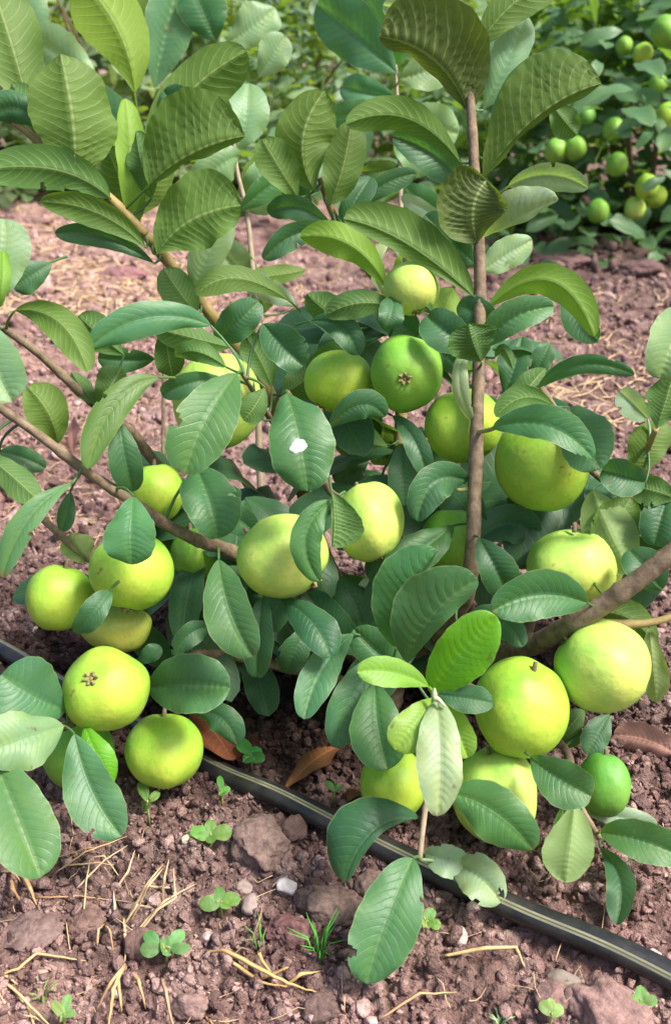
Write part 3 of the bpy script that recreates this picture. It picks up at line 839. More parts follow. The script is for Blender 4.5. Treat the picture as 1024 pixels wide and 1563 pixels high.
def add_leaves(specs, parent, limit=100, first=0):
    area = [-(4 if d['tone'] in 'lyw' else 1)*(d['wl']+d['wr'])*math.hypot(d['tx']-d['bx'], d['ty']-d['by']) for d in specs]
    rank = np.argsort(np.argsort(area)); restV = []; restF = []; restU = []; off = 0
    for i, d in enumerate(specs):
        (V, F, UV), p0, t0 = build_leaf_geo(d, first+i)
        lab = d.get('lab')
        if lab == 'hole': F = holed(V, F, UV, [(0.62, 0.93, 0.045, 0.10)])
        if d['tone'] == 'w' and d['bx'] in (648, 690): F = holed(V, F, UV, [(0.92, 0.30, 0.07, 0.10), (0.3, 0.02, 0.06, 0.08), (0.75, 0.98, 0.05, .06)])
        rh = np.random.default_rng(4000+first+i)
        if lab is None and rh.random() < 0.20:
            F = holed(V, F, UV, [(rh.uniform(.2, .95), rh.choice([0.0, 1.0]), rh.uniform(.02, .055), rh.uniform(.06, .17)) for _ in range(int(rh.integers(1, 3)))])
        pv, pf = petiole(p0, t0); pf = [tuple(q) for q in pf]
        pf4 = np.array([q if len(q) == 4 else (q[0], q[1], q[2], q[2]) for q in pf if len(q) == 4])
        n = len(V); V2 = np.vstack([V, pv]); F2 = np.vstack([F, pf4+n]); U2 = np.vstack([UV, np.tile([0.5, 0.5], (len(pv), 1))])
        if rank[i] < limit:
            o = mesh_obj('leaf', V2, F2, M_LEAF, parent, uv=U2, color=tone(d, first+i), origin=p0)
            if d['tone'] in ('l', 'y') and d['side'] == 't' : o['label'] = 'bright lime green young leaf'
            if d['tone'] == 'w': o['label'] = 'pale whitish green leaf'
            if lab == 'hole': o['label'] = 'green leaf with a small chewed hole at its edge'
            if lab == 'spot':
                o['label'] = 'dark green leaf with a white blotch'
                # the blotch: a thin dried splash following the blade
                nv = 13; nn = unit(np.cross(V[31*nv+6]-V[30*nv+6], V[30*nv+7]-V[30*nv+6])); nn = nn if nn@unit(CAMP-p0) > 0 else -nn
                def at(fu, fv):
                    a, b = int(fu), int(fv); x, y = fu-a, fv-b; g = lambda p, q: V[p*nv+q]
                    return (g(a, b)*(1-y)+g(a, b+1)*y)*(1-x)+(g(a+1, b)*(1-y)+g(a+1, b+1)*y)*x
                sv = [at(34.5, 6.6)+nn*.0012]; sf = []
                for rr, hh in ((.4, .0012), (.75, .0011), (.95, .0009), (1.0, .0002)):
                    for k in range(28):
                        t = 6.283*k/28; w_ = 1+.16*math.sin(2*t+.6)+.10*math.sin(3*t)+.05*math.sin(7*t)
                        sv.append(at(34.5+4.6*rr*w_*math.sin(t), 6.6+1.45*rr*w_*math.cos(t))+nn*hh)
                for k in range(28):
                    j = (k+1) % 28; sf.append((0, 1+k, 1+j))
                    for r_ in range(3): sf.append((1+r_*28+k, 1+(r_+1)*28+k, 1+(r_+1)*28+j, 1+r_*28+j))
                mesh_obj('white_spot', np.array(sv), sf, M_SPOT, o, origin=p0).location = (0, 0, 0)
        else:
            restV.append(V2); restF.append(F2+off); restU.append(U2); off += len(V2)
    return restV, restF, restU, off
def leaf_small(c, d, n, L, W, droop=0.25, seed=0, nu=12, nvh=2):
    """a quick leaf at c pointing along d with its top towards n"""
    d = unit(d); s = unit(np.cross(n, d)); nn = np.cross(d, s)
    p0 = c; pc = c+d*L*.5+nn*L*0.10; p2 = c+d*L-nn*L*droop
    return leaf_geo(p0, pc, p2, W/2, W/2, True, R(14), R(14), R(-20), R(-20), 0.0, nu=nu, nvh=nvh, quilt=0.0, wave=0.06, seed=seed, view=nn)
def filler(n, boxes, rest, seed=3, big=1.0):
    rs = np.random.default_rng(seed); rv, rf, ru, off = rest
    for i in range(n):
        x0, x1, y0, y1, z0, z1 = boxes[i % len(boxes)]
        p = P(rs.uniform(x0, x1), rs.uniform(y0, y1), rs.uniform(z0, z1))
        if p[2] < 0.03: p[2] = rs.uniform(.04, .12)
        a = rs.uniform(0, 6.28); d = np.array([math.cos(a), math.sin(a), rs.uniform(-.7, .2)])
        nrm_ = unit(np.array([rs.normal()*.4, rs.normal()*.4-.5, 1]))
        V, F, U = leaf_small(p, d, nrm_, rs.uniform(.07, .11)*big, rs.uniform(.04, .055)*big, seed=i, nu=16, nvh=3)
        rv.append(V); rf.append(F+off); ru.append(U); off += len(V)
    return rv, rf, ru, off
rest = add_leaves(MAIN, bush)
rest = filler(84, [(300, 520, 780, 1000, 1.08, 1.22), (560, 900, 700, 1000, 1.06, 1.24), (250, 420, 880, 1060, 1.02, 1.16), (480, 700, 900, 1030, 1.0, 1.15), (620, 760, 480, 760, 1.04, 1.14), (150, 330, 820, 960, 1.0, 1.1)], rest)
rest = filler(56, [(440, 640, 470, 620, 1.08, 1.16), (480, 720, 640, 800, 1.05, 1.16), (740, 940, 600, 800, 1.03, 1.14), (200, 420, 690, 830, 1.03, 1.12), (840, 1040, 720, 880, .98, 1.08)], rest, 8, 1.35)
o = mesh_obj('foliage', np.vstack(rest[0]), np.vstack(rest[1]), M_LEAF, bush, uv=np.vstack(rest[2]), color=(0.05, 0.14, 0.065), origin=trunk_base)
o['kind'] = 'stuff'
# leaf bud in the lime cluster and on the tall shoot
def bud(px, py, z, parent, n=4, seed=0):
    rs = np.random.default_rng(seed); parts = []
    for i in range(n):
        b = P(px, py, z); e = b+RT*rs.uniform(-.010, .010)+UP*rs.uniform(-.014, .010)-FWD*rs.uniform(.002, .008)
        parts.append(tube(catmull([b, (b+e)/2+UP*.002, e], 3), np.array([.0022, .0024, .0022, .0018, .0014, .001, .0005][:len(catmull([b, (b+e)/2, e], 3))]), 6))
    V, F = join(parts); mesh_obj('leaf_bud', V, F, M_BUD, parent, origin=P(px, py, z))
bud(662, 1066, .802, bush, 3, 1); bud(702, 12, .95, bush, 5, 2); bud(198, 775, .92, bush, 2, 5)

def sapling(specs, stem_px, label, first, r=.004, sm=None):
    b = gpt(*stem_px[0][:2]); z = (b-CAMP)@FWD
    root = empty('guava_sapling', b); tag(root, label, 'guava sapling', 'young guava plants')
    pts = [b-np.array([0, 0, .01])]+[P(x, y, zz) for x, y, zz in stem_px[1:]]
    c = catmull(pts, 8); V, F = tube(c, np.linspace(r*1.3, r*.6, len(c)), 10, .08); mesh_obj('stem', V, F, sm or M_PALE, root, origin=c[0]); BRANCH_PTS.append(c)
    for d in specs: d['wl'] *= 1.18; d['wr'] *= 1.18; d['tx'] = d['bx']+(d['tx']-d['bx'])*1.12; d['ty'] = d['by']+(d['ty']-d['by'])*1.12
    rest = add_leaves(specs, root, 100, first)
sapling(SAP_A, [(402, 880), (394, 640, 1.36), (390, 480, 1.35), (384, 390, 1.34), (376, 320, 1.34), (362, 260, 1.34), (356, 205, 1.34)], 'thin young guava plant with pale leaves standing behind the left leaning shoot', 300)
sapling(SAP_B, [(606, 860), (612, 600, 1.46), (613, 400, 1.45), (611, 290, 1.45), (607, 180, 1.45), (604, 100, 1.45)], 'thin pale stemmed guava sapling behind the gap left of the tall shoot', 330)

SAP_C = parse("""
236 135 268 0 62 1.62 tt
330 62 296 -14 62 1.60 td
345 66 412 18 52 1.66 tp
150 135 58 62 62 1.62 tp
128 152 30 118 48 1.60 tp
395 118 432 62 44 1.66 tp
218 214 132 150 56 1.60 tt
258 150 330 120 46 1.64 tp
255 210 330 190 50 1.60 tg
245 60 180 10 50 1.64 tp
70 60 20 -20 60 1.66 tp
""")
sapling(SAP_C, [(248, 760), (250, 600, 1.62), (252, 400, 1.62), (252, 250, 1.62), (246, 120, 1.62), (244, 20, 1.62)], 'young guava plant behind the top of the left leaning shoot', 360, .0028, M_BARK)

# ------------------------------------------------------------------ guavas
def guava_geo(rx, ry, seed, pear=0.0, lobes=0.03):
    rs = np.random.default_rng(seed); nt_, nph = 44, 56
    th = np.linspace(0.0001, math.pi-0.0001, nt_); ph = np.linspace(0, 2*math.pi, nph, endpoint=False)
    TH, PH = np.meshgrid(th, ph, indexing='ij')
    r = np.ones_like(TH)
    r = r-0.13*np.exp(-(TH/0.26)**2)-0.07*np.exp(-((math.pi-TH)/0.24)**2)      # dimples: stalk end (0), blossom end (pi)
    r = r+pear*np.cos(TH)*np.sin(TH)**2*0.5-pear*np.clip(np.cos(TH), 0, 1)*0.0
    k1, k2 = rs.random(2)*6.28
    r = r+lobes*np.cos(5*PH+k1)*np.sin(TH)**1.5*0.6+lobes*np.cos(3*PH+k2)*np.sin(TH)*0.7
    X = np.sin(TH)*np.cos(PH); Y = np.sin(TH)*np.sin(PH); Z = np.cos(TH)
    V = np.stack([X.ravel(), Y.ravel(), Z.ravel()], 1)
    r = r.ravel()*(1+0.09*n3(V*1.1+rs.random(3)*30, 11)+0.03*n3(V*2.6+rs.random(3)*30, 13))
    if pear > 0:
        s = 1-pear*np.clip(V[:, 2], 0, 1)**1.5
        V = V*np.stack([s, s, 1+0.25*pear*np.ones_like(s)], 1)
    V = V*r[:, None]*np.array([rx, rx, ry])
    F = []
    for i in range(nt_-1):
        for j in range(nph):
            k = (j+1) % nph; F.append((i*nph+j, (i+1)*nph+j, (i+1)*nph+k, i*nph+k))
    F.append(tuple(range(nph))); F.append(tuple(reversed(range((nt_-1)*nph, nt_*nph))))
    return V, F, np.stack([TH.ravel()/math.pi, PH.ravel()/6.2832], 1)
def frame_from(axis):
    z = unit(axis); x = unit(np.cross([0.31, 0.5, -0.7], z)); y = np.cross(z, x); return np.stack([x, y, z], 1)
def calyx_geo(R_, depth):
    """crown of short dried sepals round the blossom scar, along -Z"""
    parts = []
    ring = [(math.cos(a), math.sin(a)) for a in np.linspace(0, 6.283, 13)]
    pts = np.array([(c*R_*.62, s*R_*.62, -depth) for c, s in ring]); parts.append(tube(pts, np.full(13, R_*.26), 7, .5, False))
    for k in range(6):
        a = k*6.283/6+rng.uniform(-.2, .2); d = np.array([math.cos(a), math.sin(a), 0])
        p = [d*R_*.55+[0, 0, -depth], d*R_*.85+[0, 0, -depth-R_*.35], d*R_*rng.uniform(.5, 1.25)+[0, 0, -depth-R_*rng.uniform(.5, .9)]]
        parts.append(tube(catmull(p, 3), np.array([.30, .34, .30, .24, .18, .12, .04])*R_, 6, .3))
    V = lump_geo((R_*.45, R_*.45, R_*.28), 5, I2); parts.append((V+[0, 0, -depth], [tuple(f) for f in I2[1]]))
    return join(parts)
GREEN = {'y': (0.385, 0.515, 0.055), 'g': (0.22, 0.40, 0.050), 'p': (0.52, 0.60, 0.125), 'd': (0.14, 0.32, 0.050), 'o': (0.40, 0.40, 0.075)}
def guava(px, py, rx, ry, z, c, axis, label, group, calyx=True, pear=0.0, stalk=True, lobes=0.034, seed=None):
    """axis: direction of the blossom end in view axes (right, up, towards the viewer)"""
    seed = seed if seed is not None else int(px*7+py)
    ctr = P(px, py, z); s = z/F_PX; r = math.sqrt(rx*ry)*s
    ax = unit(RT*axis[0]+UP*axis[1]-FWD*axis[2]); M = frame_from(-ax)
    el = abs(axis[1])/np.linalg.norm(axis)
    V, F, UVg = guava_geo(r, r*0.97, seed, pear, lobes)
    V = V@M.T
    vx, vy = V@RT, V@UP                                        # fit the outline seen
    sx = rx*s/np.max(np.abs(vx)); sy = ry*s/np.max(np.abs(vy))
    V = V+np.outer(vx*(sx-1), RT)+np.outer(vy*(sy-1), UP)
    gz = float(ground_h(np.array([ctr[0]]), np.array([ctr[1]]))[0])
    low = V[:, 2].min()
    if ctr[2]+low < gz+0.001: ctr = ctr+np.array([0, 0, gz+0.001-ctr[2]-low])
    o = mesh_obj('guava', V+ctr, F, M_GUAVA, uv=UVg, origin=ctr, color=GREEN[c])
    tag(o, label, 'guava', group)
    if calyx:
        V2, F2 = calyx_geo(r*0.165, r*0.90); V2 = V2@M.T
        cc = mesh_obj('calyx', V2, F2, M_CALYX, o); cc.location = (0, 0, 0)
    if stalk:
        a = -ax*r*0.84; e = a-ax*0.0075+np.array([0, 0.003, 0.001]); V3, F3 = tube(catmull([a, (a+e)/2-ax*.002, e], 4), np.linspace(.0024, .0019, 9), 8)
        st = mesh_obj('stalk', V3, F3, M_BARK, o); st.location = (0, 0, 0)
    return o
GF = 'guavas on the front bush'
guava(627, 440, 44, 41, .962, 'p', (.2, -1, .2), 'small shiny pale guava highest on the bush, left of the tall shoot', GF)
guava(620, 570, 55, 60, .985, 'g', (-.12, -.30, 1), 'darker green guava whose brown blossom end faces the viewer, left of the tall shoot', GF, seed=12)
guava(518, 582, 54, 48, 1.02, 'y', (-.6, -.8, .1), 'yellow green guava half hidden beside the darker green one and a blotched leaf', GF, pear=.15)
guava(706, 650, 60, 57, 1.0, 'y', (.3, -1, .1), 'guava directly behind the bare stem of the tall shoot, upper of two', GF)
guava(827, 705, 73, 76, .95, 'y', (-.2, -1, -.2), 'big guava right of the tall shoot with a ribbed leaf lying over it', GF)
guava(333, 614, 68, 73, 1.0, 'p', (.1, -1, .1), 'bright pale guava mostly covered by leaves under the left leaning shoot', GF)
guava(240, 752, 42, 44, 1.0, 'y', (.1, -1, 0), 'small guava peeking out behind leaves above the lower left branch', GF)
guava(430, 850, 72, 66, .93, 'p', (.8, -.55, .1), 'guava at the end of the left branch, a leaf across its right side', GF)
guava(563, 797, 54, 62, .95, 'p', (.3, -.9, .1), 'yellowish guava in the middle of the bush beside a ribbed curled leaf', GF)
guava(690, 828, 50, 50, 1.03, 'g', (0, -1, 0), 'shaded guava low behind the stem of the tall shoot', GF)
guava(872, 866, 77, 58, .95, 'p', (0, -1, -.3), 'wide lobed guava just above the thick right branch, its stalk dimple on top', GF, lobes=.05)
guava(918, 1018, 73, 72, .90, 'p', (.75, -.6, .15), 'round pale guava below the thick right branch, nearest the right edge', GF)
guava(795, 1080, 74, 77, .885, 'y', (-.2, -.8, -.3), 'large smooth green guava right of the bright lime leaf', GF)
guava(600, 1196, 51, 53, .91, 'y', (0, -1, 0), 'guava low at the front, behind the pale ribbed hanging leaf', GF)
guava(758, 1213, 68, 73, .895, 'p', (.2, -1, -.1), 'creased pale yellow guava near the ground behind a big oval leaf', GF, lobes=.06)
guava(922, 1198, 40, 48, .91, 'd', (-.1, -1, .1), 'small dark green guava low at the right, close to the soil', GF)
guava(200, 872, 66, 59, .93, 'y', (-.1, -1, .05), 'glossy guava hanging at the left under a square drooping leaf', GF)
guava(92, 912, 52, 50, .965, 'y', (-.2, -1, 0), 'guava farthest left, above the black pipe end', GF)
guava(180, 958, 55, 40, .97, 'o', (.25, -1, 0), 'dull yellow pear shaped guava squeezed between two rounder ones at the left', GF, pear=.35)
guava(162, 1052, 67, 65, .90, 'y', (-.15, .42, .9), 'guava at the left with its round blossom scar turned up to the viewer', GF)
guava(250, 1146, 60, 55, .95, 'y', (0, -1, .1), 'bright guava touching the soil next to the black pipe', GF)
guava(122, 1165, 55, 52, .955, 'g', (0, -1, 0), 'green guava at the lower left largely hidden by hanging leaves', GF)
guava(298, 846, 38, 42, 1.02, 'g', (.2, -1, 0), 'small green guava tucked under the left branch beside the glossy one', GF)

# ------------------------------------------------------------------ bushes behind
CROWN_T = [leaf_small(np.zeros(3), np.array([1.0, 0, 0]), np.array([0, 0, 1.0]), 1.0, 1.0, .08+.035*i, seed=i, nu=9, nvh=2) for i in range(10)]
def back_bush(px, z, wd, ht, n, label, color, seed, leaf=0.10, name='guava_bush', ybot=-0.03, stems=3, group='guava bushes of the orchard'):
    rs = np.random.default_rng(seed)
    yy = math.sqrt(max(z*z-CAM_H**2, .1)); bx = (px-CX)/F_PX*z
    base = np.array([bx, yy, float(ground_h(np.array([bx]), np.array([yy]))[0])])
    root = empty(name, base); tag(root, label, 'guava bush', group)
    parts = []
    for k in range(stems+3):
        a = rs.uniform(0, 6.28); t = base+np.array([math.cos(a)*wd*.33, math.sin(a)*wd*.3, ht*rs.uniform(.55, .95)])
        m_ = (base+t)/2+np.array([rs.uniform(-.06, .06), rs.uniform(-.06, .06), .05])
        parts.append(tube(catmull([base-[0, 0, .02], m_, t], 5), np.linspace(.016, .005, 11), 8, .1))
    V, F = join(parts); mesh_obj('trunk', V, F, M_BARK, root, origin=base)
    Vs = []; Fs = []; Us = []; off = 0
    cl = [np.array([rs.normal()*.42, rs.normal()*.42, .06+.9*rs.random()**1.35]) for _ in range(max(8, n//14))]
    for i in range(n):
        c = cl[i % len(cl)]; rad = 0.62+0.5*math.sin(math.pi*min(1, c[2]*.8+.2))
        q = np.array([c[0]*rad, c[1]*rad, c[2]])+rs.normal(size=3)*np.array([.12, .12, .07])
        q[2] = max(q[2], 0.09)
        p = base+np.array([q[0]*wd*.62, q[1]*wd*.55, ybot+q[2]*ht])
        out = unit(np.array([q[0], q[1], .25])); a = rs.uniform(0, 6.28)
        d = unit(out*.8+np.array([math.cos(a), math.sin(a), rs.uniform(-.9, .5)])*.8)
        nr = unit(np.array([rs.normal()*.5, rs.normal()*.5, .9])+out*.5)
        L = leaf*rs.uniform(.65, 1.25); W = L*rs.uniform(.45, .58)
        TV, F, U = CROWN_T[int(rs.integers(len(CROWN_T)))]
        d = unit(d); sd_ = unit(np.cross(nr, d)); n3_ = np.cross(d, sd_)
        V = p+np.outer(TV[:, 0]*L, d)+np.outer(TV[:, 1]*W, sd_)+np.outer(TV[:, 2]*L, n3_)
        Vs.append(V); Fs.append(F+off); Us.append(U); off += len(V)
    mesh_obj('crown', np.vstack(Vs), np.vstack(Fs), M_LEAF, root, uv=np.vstack(Us), color=color, origin=base)
    return base
back_bush(965, 4.2, 1.65, 1.05, 2400, 'dense fruiting guava bush at the upper right, behind the bare soil', (.09, .19, .09), 31, .125, ybot=-.04)
back_bush(1330, 4.5, 1.4, 1.0, 300, 'guava bush cut off by the right edge, beside the fruiting one', (.055, .14, .06), 32, .12)
back_bush(775, 5.4, 1.3, 1.15, 900, 'guava bush behind the top of the tall shoot', (.16, .26, .13), 33, .14)
back_bush(425, 5.9, 1.5, 1.15, 1900, 'small leaved dark bush behind the centre top, between the two shoots', (.14, .23, .13), 34, .095)
back_bush(600, 6.8, 1.5, 1.2, 1000, 'bush far behind the pale stemmed sapling', (.15, .23, .125), 35, .13)
back_bush(225, 5.6, 1.5, 1.15, 1000, 'bush behind the tip of the left leaning shoot', (.20, .275, .15), 36, .13)
back_bush(30, 5.3, 1.4, 1.05, 900, 'leftmost background bush at the edge of the straw covered soil', (.18, .25, .13), 37, .13)
back_bush(-240, 5.2, 1.3, 1.0, 400, 'background bush beyond the left edge of the view', (.07, .15, .06), 38, .12)
FAR = [(-260, 'leftmost bush of the distant row'), (20, 'second bush from the left in the distant row'), (270, 'third bush from the left in the distant row'), (510, 'middle bush of the distant row'),
       (740, 'third bush from the right in the distant row'), (980, 'second bush from the right in the distant row'), (1250, 'rightmost bush of the distant row')]
for i, (px, lb) in enumerate(FAR):
    back_bush(px, 10.0+(i % 2)*1.3, 2.5, 2.2, 1100, 'tall dark green '+lb, (.10, .165, .10), 50+i, .24, ybot=0.0, group='distant row of bushes')
GB = 'guavas on the bush behind'
def bguava(px, py, r, z, c, label, g=GB): guava(px, py, r, r*1.06, z, c, (rng.uniform(-.3, .3), -1, rng.uniform(-.2, .4)), label, g, calyx=True, stalk=False)
bguava(848, 230, 18, 3.28, 'g', 'left one of the touching pair of small guavas on the bush behind')
bguava(878, 226, 17, 3.26, 'g', 'right one of the touching pair of small guavas on the bush behind')
bguava(935, 198, 17, 3.34, 'g', 'shaded small guava right of the touching pair on the bush behind')
bguava(941, 251, 17, 3.28, 'g', 'small guava below the shaded one on the bush behind')
bguava(987, 285, 18, 3.25, 'y', 'bright yellow green small guava at the lower right of the bush behind')
bguava(912, 322, 17, 3.28, 'g', 'lowest hanging small guava of the bush behind, just above the soil')
bguava(968, 318, 16, 3.32, 'p', 'pale small guava near the ground, right of the lowest one on the bush behind')
bguava(1019, 178, 20, 3.20, 'y', 'yellow green small guava cut by the right edge, at mid height of the bush behind')
bguava(1016, 48, 23, 3.20, 'g', 'small guava in the upper right corner')
bguava(980, 82, 15, 3.30, 'y', 'small pale guava just below the one in the upper right corner')
bguava(1000, 300, 16, 3.40, 'y', 'small guava right behind the bright yellow green one on the bush behind')
bguava(1003, 128, 14, 3.3, 'g', 'small guava below the two in the upper right corner, on the bush behind')
bguava(952, 70, 13, 3.35, 'g', 'little guava left of those in the upper right corner')
bguava(894, 178, 14, 3.35, 'd', 'dark little guava above the touching pair on the bush behind')
bguava(432, 165, 14, 5.6, 'g', 'tiny green guava on the small leaved bush behind the centre', 'guava on the far centre bush')

# ------------------------------------------------------------------ things on the soil
def dead_leaf(bx, by, tx, ty, w_, color, label, i, k=-70, lift=.006, tilt=0.0):
    p0 = gpt(bx, by, lift); p2 = gpt(tx, ty, lift+tilt); pc = (p0+p2)/2+np.array([0, 0, .014])
    L = np.linalg.norm(p2-p0)
    V, F, UV = leaf_geo(p0, pc, p2, w_/2/F_PX*zg(by), w_/2/F_PX*zg(by), True, R(-10), R(15), R(k), R(-k*.6), .2, quilt=.06, wave=.10, seed=i, view=unit(np.array([0, -0.55, 0.85])))
    o = mesh_obj('dead_leaf', V, F, M_DEAD, uv=UV, color=color, origin=p0); tag(o, label, 'dead leaf', 'dead leaves on the soil')
dead_leaf(432, 1218, 512, 1168, 62, (.30, .135, .06), 'brown fallen leaf lying behind the pipe with a greenish edge', 1, tilt=.02)
dead_leaf(300, 1108, 356, 1178, 66, (.27, .10, .05), 'rust brown fallen leaf beside the bright guava by the pipe', 2, tilt=.0, lift=.02)
dead_leaf(1034, 1160, 936, 1124, 46, (.62, .36, .31), 'pinkish red ribbed dead leaf at the right edge', 3)
dead_leaf(400, 1165, 380, 1135, 26, (.20, .09, .06), 'small dark brown dead leaf in the shade under the bush', 4)
dead_leaf(530, 1235, 552, 1210, 36, (.23, .11, .06), 'little curled brown dead leaf left of the front low guava', 5)
dead_leaf(112, 690, 108, 640, 40, (.42, .22, .18), 'pink dry leaf on the soil under the left branch', 6)

def straw_thing(lines, wd, color, label, cat='dry grass', name='dry_grass', lift=.004, group=None):
    parts = []
    for l in lines:
        pts = []
        for q in l:
            p = gpt(q[0], q[1], lift)
            if len(q) > 2: p = P(q[0], q[1], zg(q[1])); k = (CAM_H-q[2])/CAM_H; p = CAMP+(p-CAMP)*k; p[2] = max(p[2], float(ground_h(p[0:1], p[1:2])[0])+lift)
            pts.append(p)
        parts.append(ribbon(pts, wd*rng.uniform(.8, 1.2), wd*.6, rng.uniform(-.6, .6), n=8))
    V, F = join(parts); o = mesh_obj(name, V, F, M_STRAW, color=color, origin=gpt(*lines[0][0][:2])); tag(o, label, cat, group); return o
straw_thing([[(190, 1398), (222, 1352, .02), (250, 1318, .02)], [(195, 1398), (228, 1350, .03), (252, 1322, .025)], [(246, 1378), (250, 1345, .03), (258, 1312, .035)], [(205, 1415), (240, 1388, .01), (268, 1370, .012), (265, 1325, .03)],
             [(186, 1402), (210, 1380, .01), (234, 1377)], [(188, 1395), (191, 1430), (189, 1452)], [(225, 1352, .02), (260, 1355, .02)], [(205, 1412), (250, 1375, .01), (300, 1342)]], .0021, (1.1, 1.0, .85), 'uprooted tuft of golden dry grass with bent stalks', 'dry grass', 'dry_grass_tuft')
straw_thing([[(50, 1363), (120, 1366), (200, 1371)]], .0011, (.95, .75, .6), 'long thin straight straw left of the golden tuft', 'straw', 'straw_stalk')
straw_thing([[(124, 1392), (132, 1345, .015), (138, 1308, .02)], [(138, 1308, .02), (160, 1306, .02), (186, 1336)], [(118, 1355, .01), (160, 1312, .02), (195, 1290, .02)]], .0014, (1.1, 1.05, .95), 'bent pale straw forming a corner under the low left leaf', 'straw', 'straw_stalk')
straw_thing([[(84, 1302), (130, 1295, .008), (155, 1292, .008)], [(80, 1325), (130, 1300, .01), (198, 1275, .01)], [(95, 1316), (150, 1316, .006), (180, 1318)]], .0013, (1.0, .8, .6), 'bundle of dry straw stalks beneath the hanging dark leaf', 'straw', 'straw_stalk')
straw_thing([[(174, 1358), (195, 1330, .01), (206, 1298, .012)], [(176, 1392), (174, 1356)]], .0017, (1.1, .95, .9), 'single curved pinkish straw between the bent straw and the tuft', 'straw', 'straw_stalk')
straw_thing([[(0, 1497), (28, 1478, .01), (56, 1454, .012), (130, 1456)], [(-4, 1494), (36, 1524, .008), (85, 1566)], [(0, 1496), (14, 1500), (28, 1506)], [(20, 1510), (45, 1540), (55, 1570)], [(10, 1490), (40, 1483)]], .0019, (1.1, .95, .7), 'forked dry grass stem at the lower left edge', 'dry grass', 'dry_grass')
straw_thing([[(190, 1472, .01), (168, 1500, .012), (144, 1530)], [(190, 1472, .01), (172, 1510, .01), (164, 1566)], [(196, 1462), (212, 1498, .008), (220, 1522)], [(180, 1490, .01), (184, 1530)]], .0021, (1.05, .85, .62), 'pale forked root of dry grass below the golden tuft', 'dry grass', 'dry_grass')
straw_thing([[(312, 1441), (345, 1450, .01), (400, 1480, .012), (440, 1500, .008), (486, 1506)], [(370, 1460), (396, 1455, .02), (426, 1494)], [(430, 1498), (458, 1486, .008), (492, 1473)], [(398, 1480), (440, 1476, .01)], [(350, 1455), (400, 1488), (438, 1504)]], .0024, (1.15, .92, .55), 'broken golden grass stalk lying flat between the weed seedlings', 'dry grass', 'dry_grass')
straw_thing([[(676, 1449), (740, 1446, .006), (788, 1446, .006), (802, 1464)]], .0028, (1.15, 1.05, .75), 'thick pale straw lying parallel to the pipe in front of it', 'straw', 'straw_stalk')
straw_thing([[(578, 1548), (640, 1516, .006), (698, 1503)]], .0017, (1.0, .85, .7), 'pale thin stick under the lowest oval leaf', 'straw', 'straw_stalk')
straw_thing([[(14, 1326), (20, 1355, .01), (34, 1368), (60, 1384)], [(34, 1330), (46, 1356, .012), (58, 1384)], [(0, 1322), (22, 1330, .01), (34, 1342)]], .0030, (.95, .75, .55), 'curled brown dry blade at the left edge under the low leaf', 'dry grass', 'dry_grass')
straw_thing([[(245, 1478), (252, 1510, .004), (265, 1563)]], .0019, (.9, .7, .65), 'short pinkish twig pointing down from the round leaved seedling', 'twig', 'twig')
straw_thing([[(385, 1432), (397, 1400, .005), (404, 1352)]], .0009, (.6, .5, .45), 'thin dark twig standing beside the white pebble', 'twig', 'twig')
straw_thing([[(318, 1542), (328, 1560)], [(322, 1545), (345, 1546), (365, 1540)], [(312, 1530), (322, 1550)]], .0012, (.9, .72, .6), 'tiny forked twig at the bottom edge', 'twig', 'twig')
straw_thing([[(148, 1440), (150, 1418, .008), (160, 1402)], [(160, 1404), (168, 1420, .006), (172, 1440)]], .0016, (1.0, .82, .65), 'small folded straw left of the root of the golden tuft', 'straw', 'straw_stalk')

def seedling(px, py, leaves, label, color, size=1.0, stem=.018, seed=0, group='weed seedlings on the soil'):
    """leaves: (dx, dy) in photo pixels from the foot to each leaf's centre, length, width"""
    g = gpt(px, py); root = empty('weed_seedling', g); tag(root, label, 'weed', group)
    zz = zg(py); rs = np.random.default_rng(seed); parts = []
    top = g+np.array([0, 0, stem]); parts.append(tube(np.array([g-[0, 0, .004], (g+top)/2, top]), [.0012, .0011, .0009], 6))
    for (dx, dy, l, w_) in leaves:
        s = zz/F_PX; tip = top+RT*dx*s*1.45+np.array([0, 1, 0])*(-dy*s*1.15)+np.array([0, 0, .004+(-dy)*s*.35])
        d = unit(tip-top); L = l*s; b = tip-d*L
        parts.append(tube(catmull([top-[0, 0, .003], (top+b)/2+[0, 0, .002], b], 3), np.full(7, .0008), 5))
        n_ = unit(np.array([rs.normal()*.25, -.45+rs.normal()*.2, 1]))
        V, F, U = leaf_small(b, d, n_, L, w_*s, .12, int(rs.integers(999)), 12, 3)
        mesh_obj('leaf', V, F, M_SMALL, root, uv=U, color=tuple(np.array(color)*rs.uniform(.7, 1.2)*np.array([rs.uniform(.8, 1.35), 1, 1])), origin=b)
    V, F = join(parts); mesh_obj('stem', V, F, M_TWIG, root, origin=g)
LG = (.115, .27, .06)
seedling(323, 1292, [(-22, -4, 34, 26), (-2, -18, 26, 20), (22, -2, 34, 30), (2, 14, 24, 20), (-14, 6, 22, 18)], 'seedling with rounded light green leaves above the others, left of the big clod', LG, seed=1)
seedling(338, 1384, [(-22, 6, 34, 28), (-4, -18, 36, 20), (20, -2, 38, 28), (10, 10, 26, 16)], 'three leaved seedling in the middle between two similar weeds', LG, seed=2)
seedling(254, 1452, [(-24, -16, 30, 22), (-26, 6, 32, 26), (0, 10, 32, 28), (26, 4, 32, 20), (18, -18, 34, 24), (-2, -10, 28, 22)], 'largest seedling with six round leaves beside a brown clod', (.10, .25, .08), seed=3)
seedling(228, 1252, [(-10, -28, 40, 20), (2, 2, 34, 24), (12, -10, 22, 16)], 'upright seedling under the bright guava by the pipe', LG, stem=.03, seed=4)
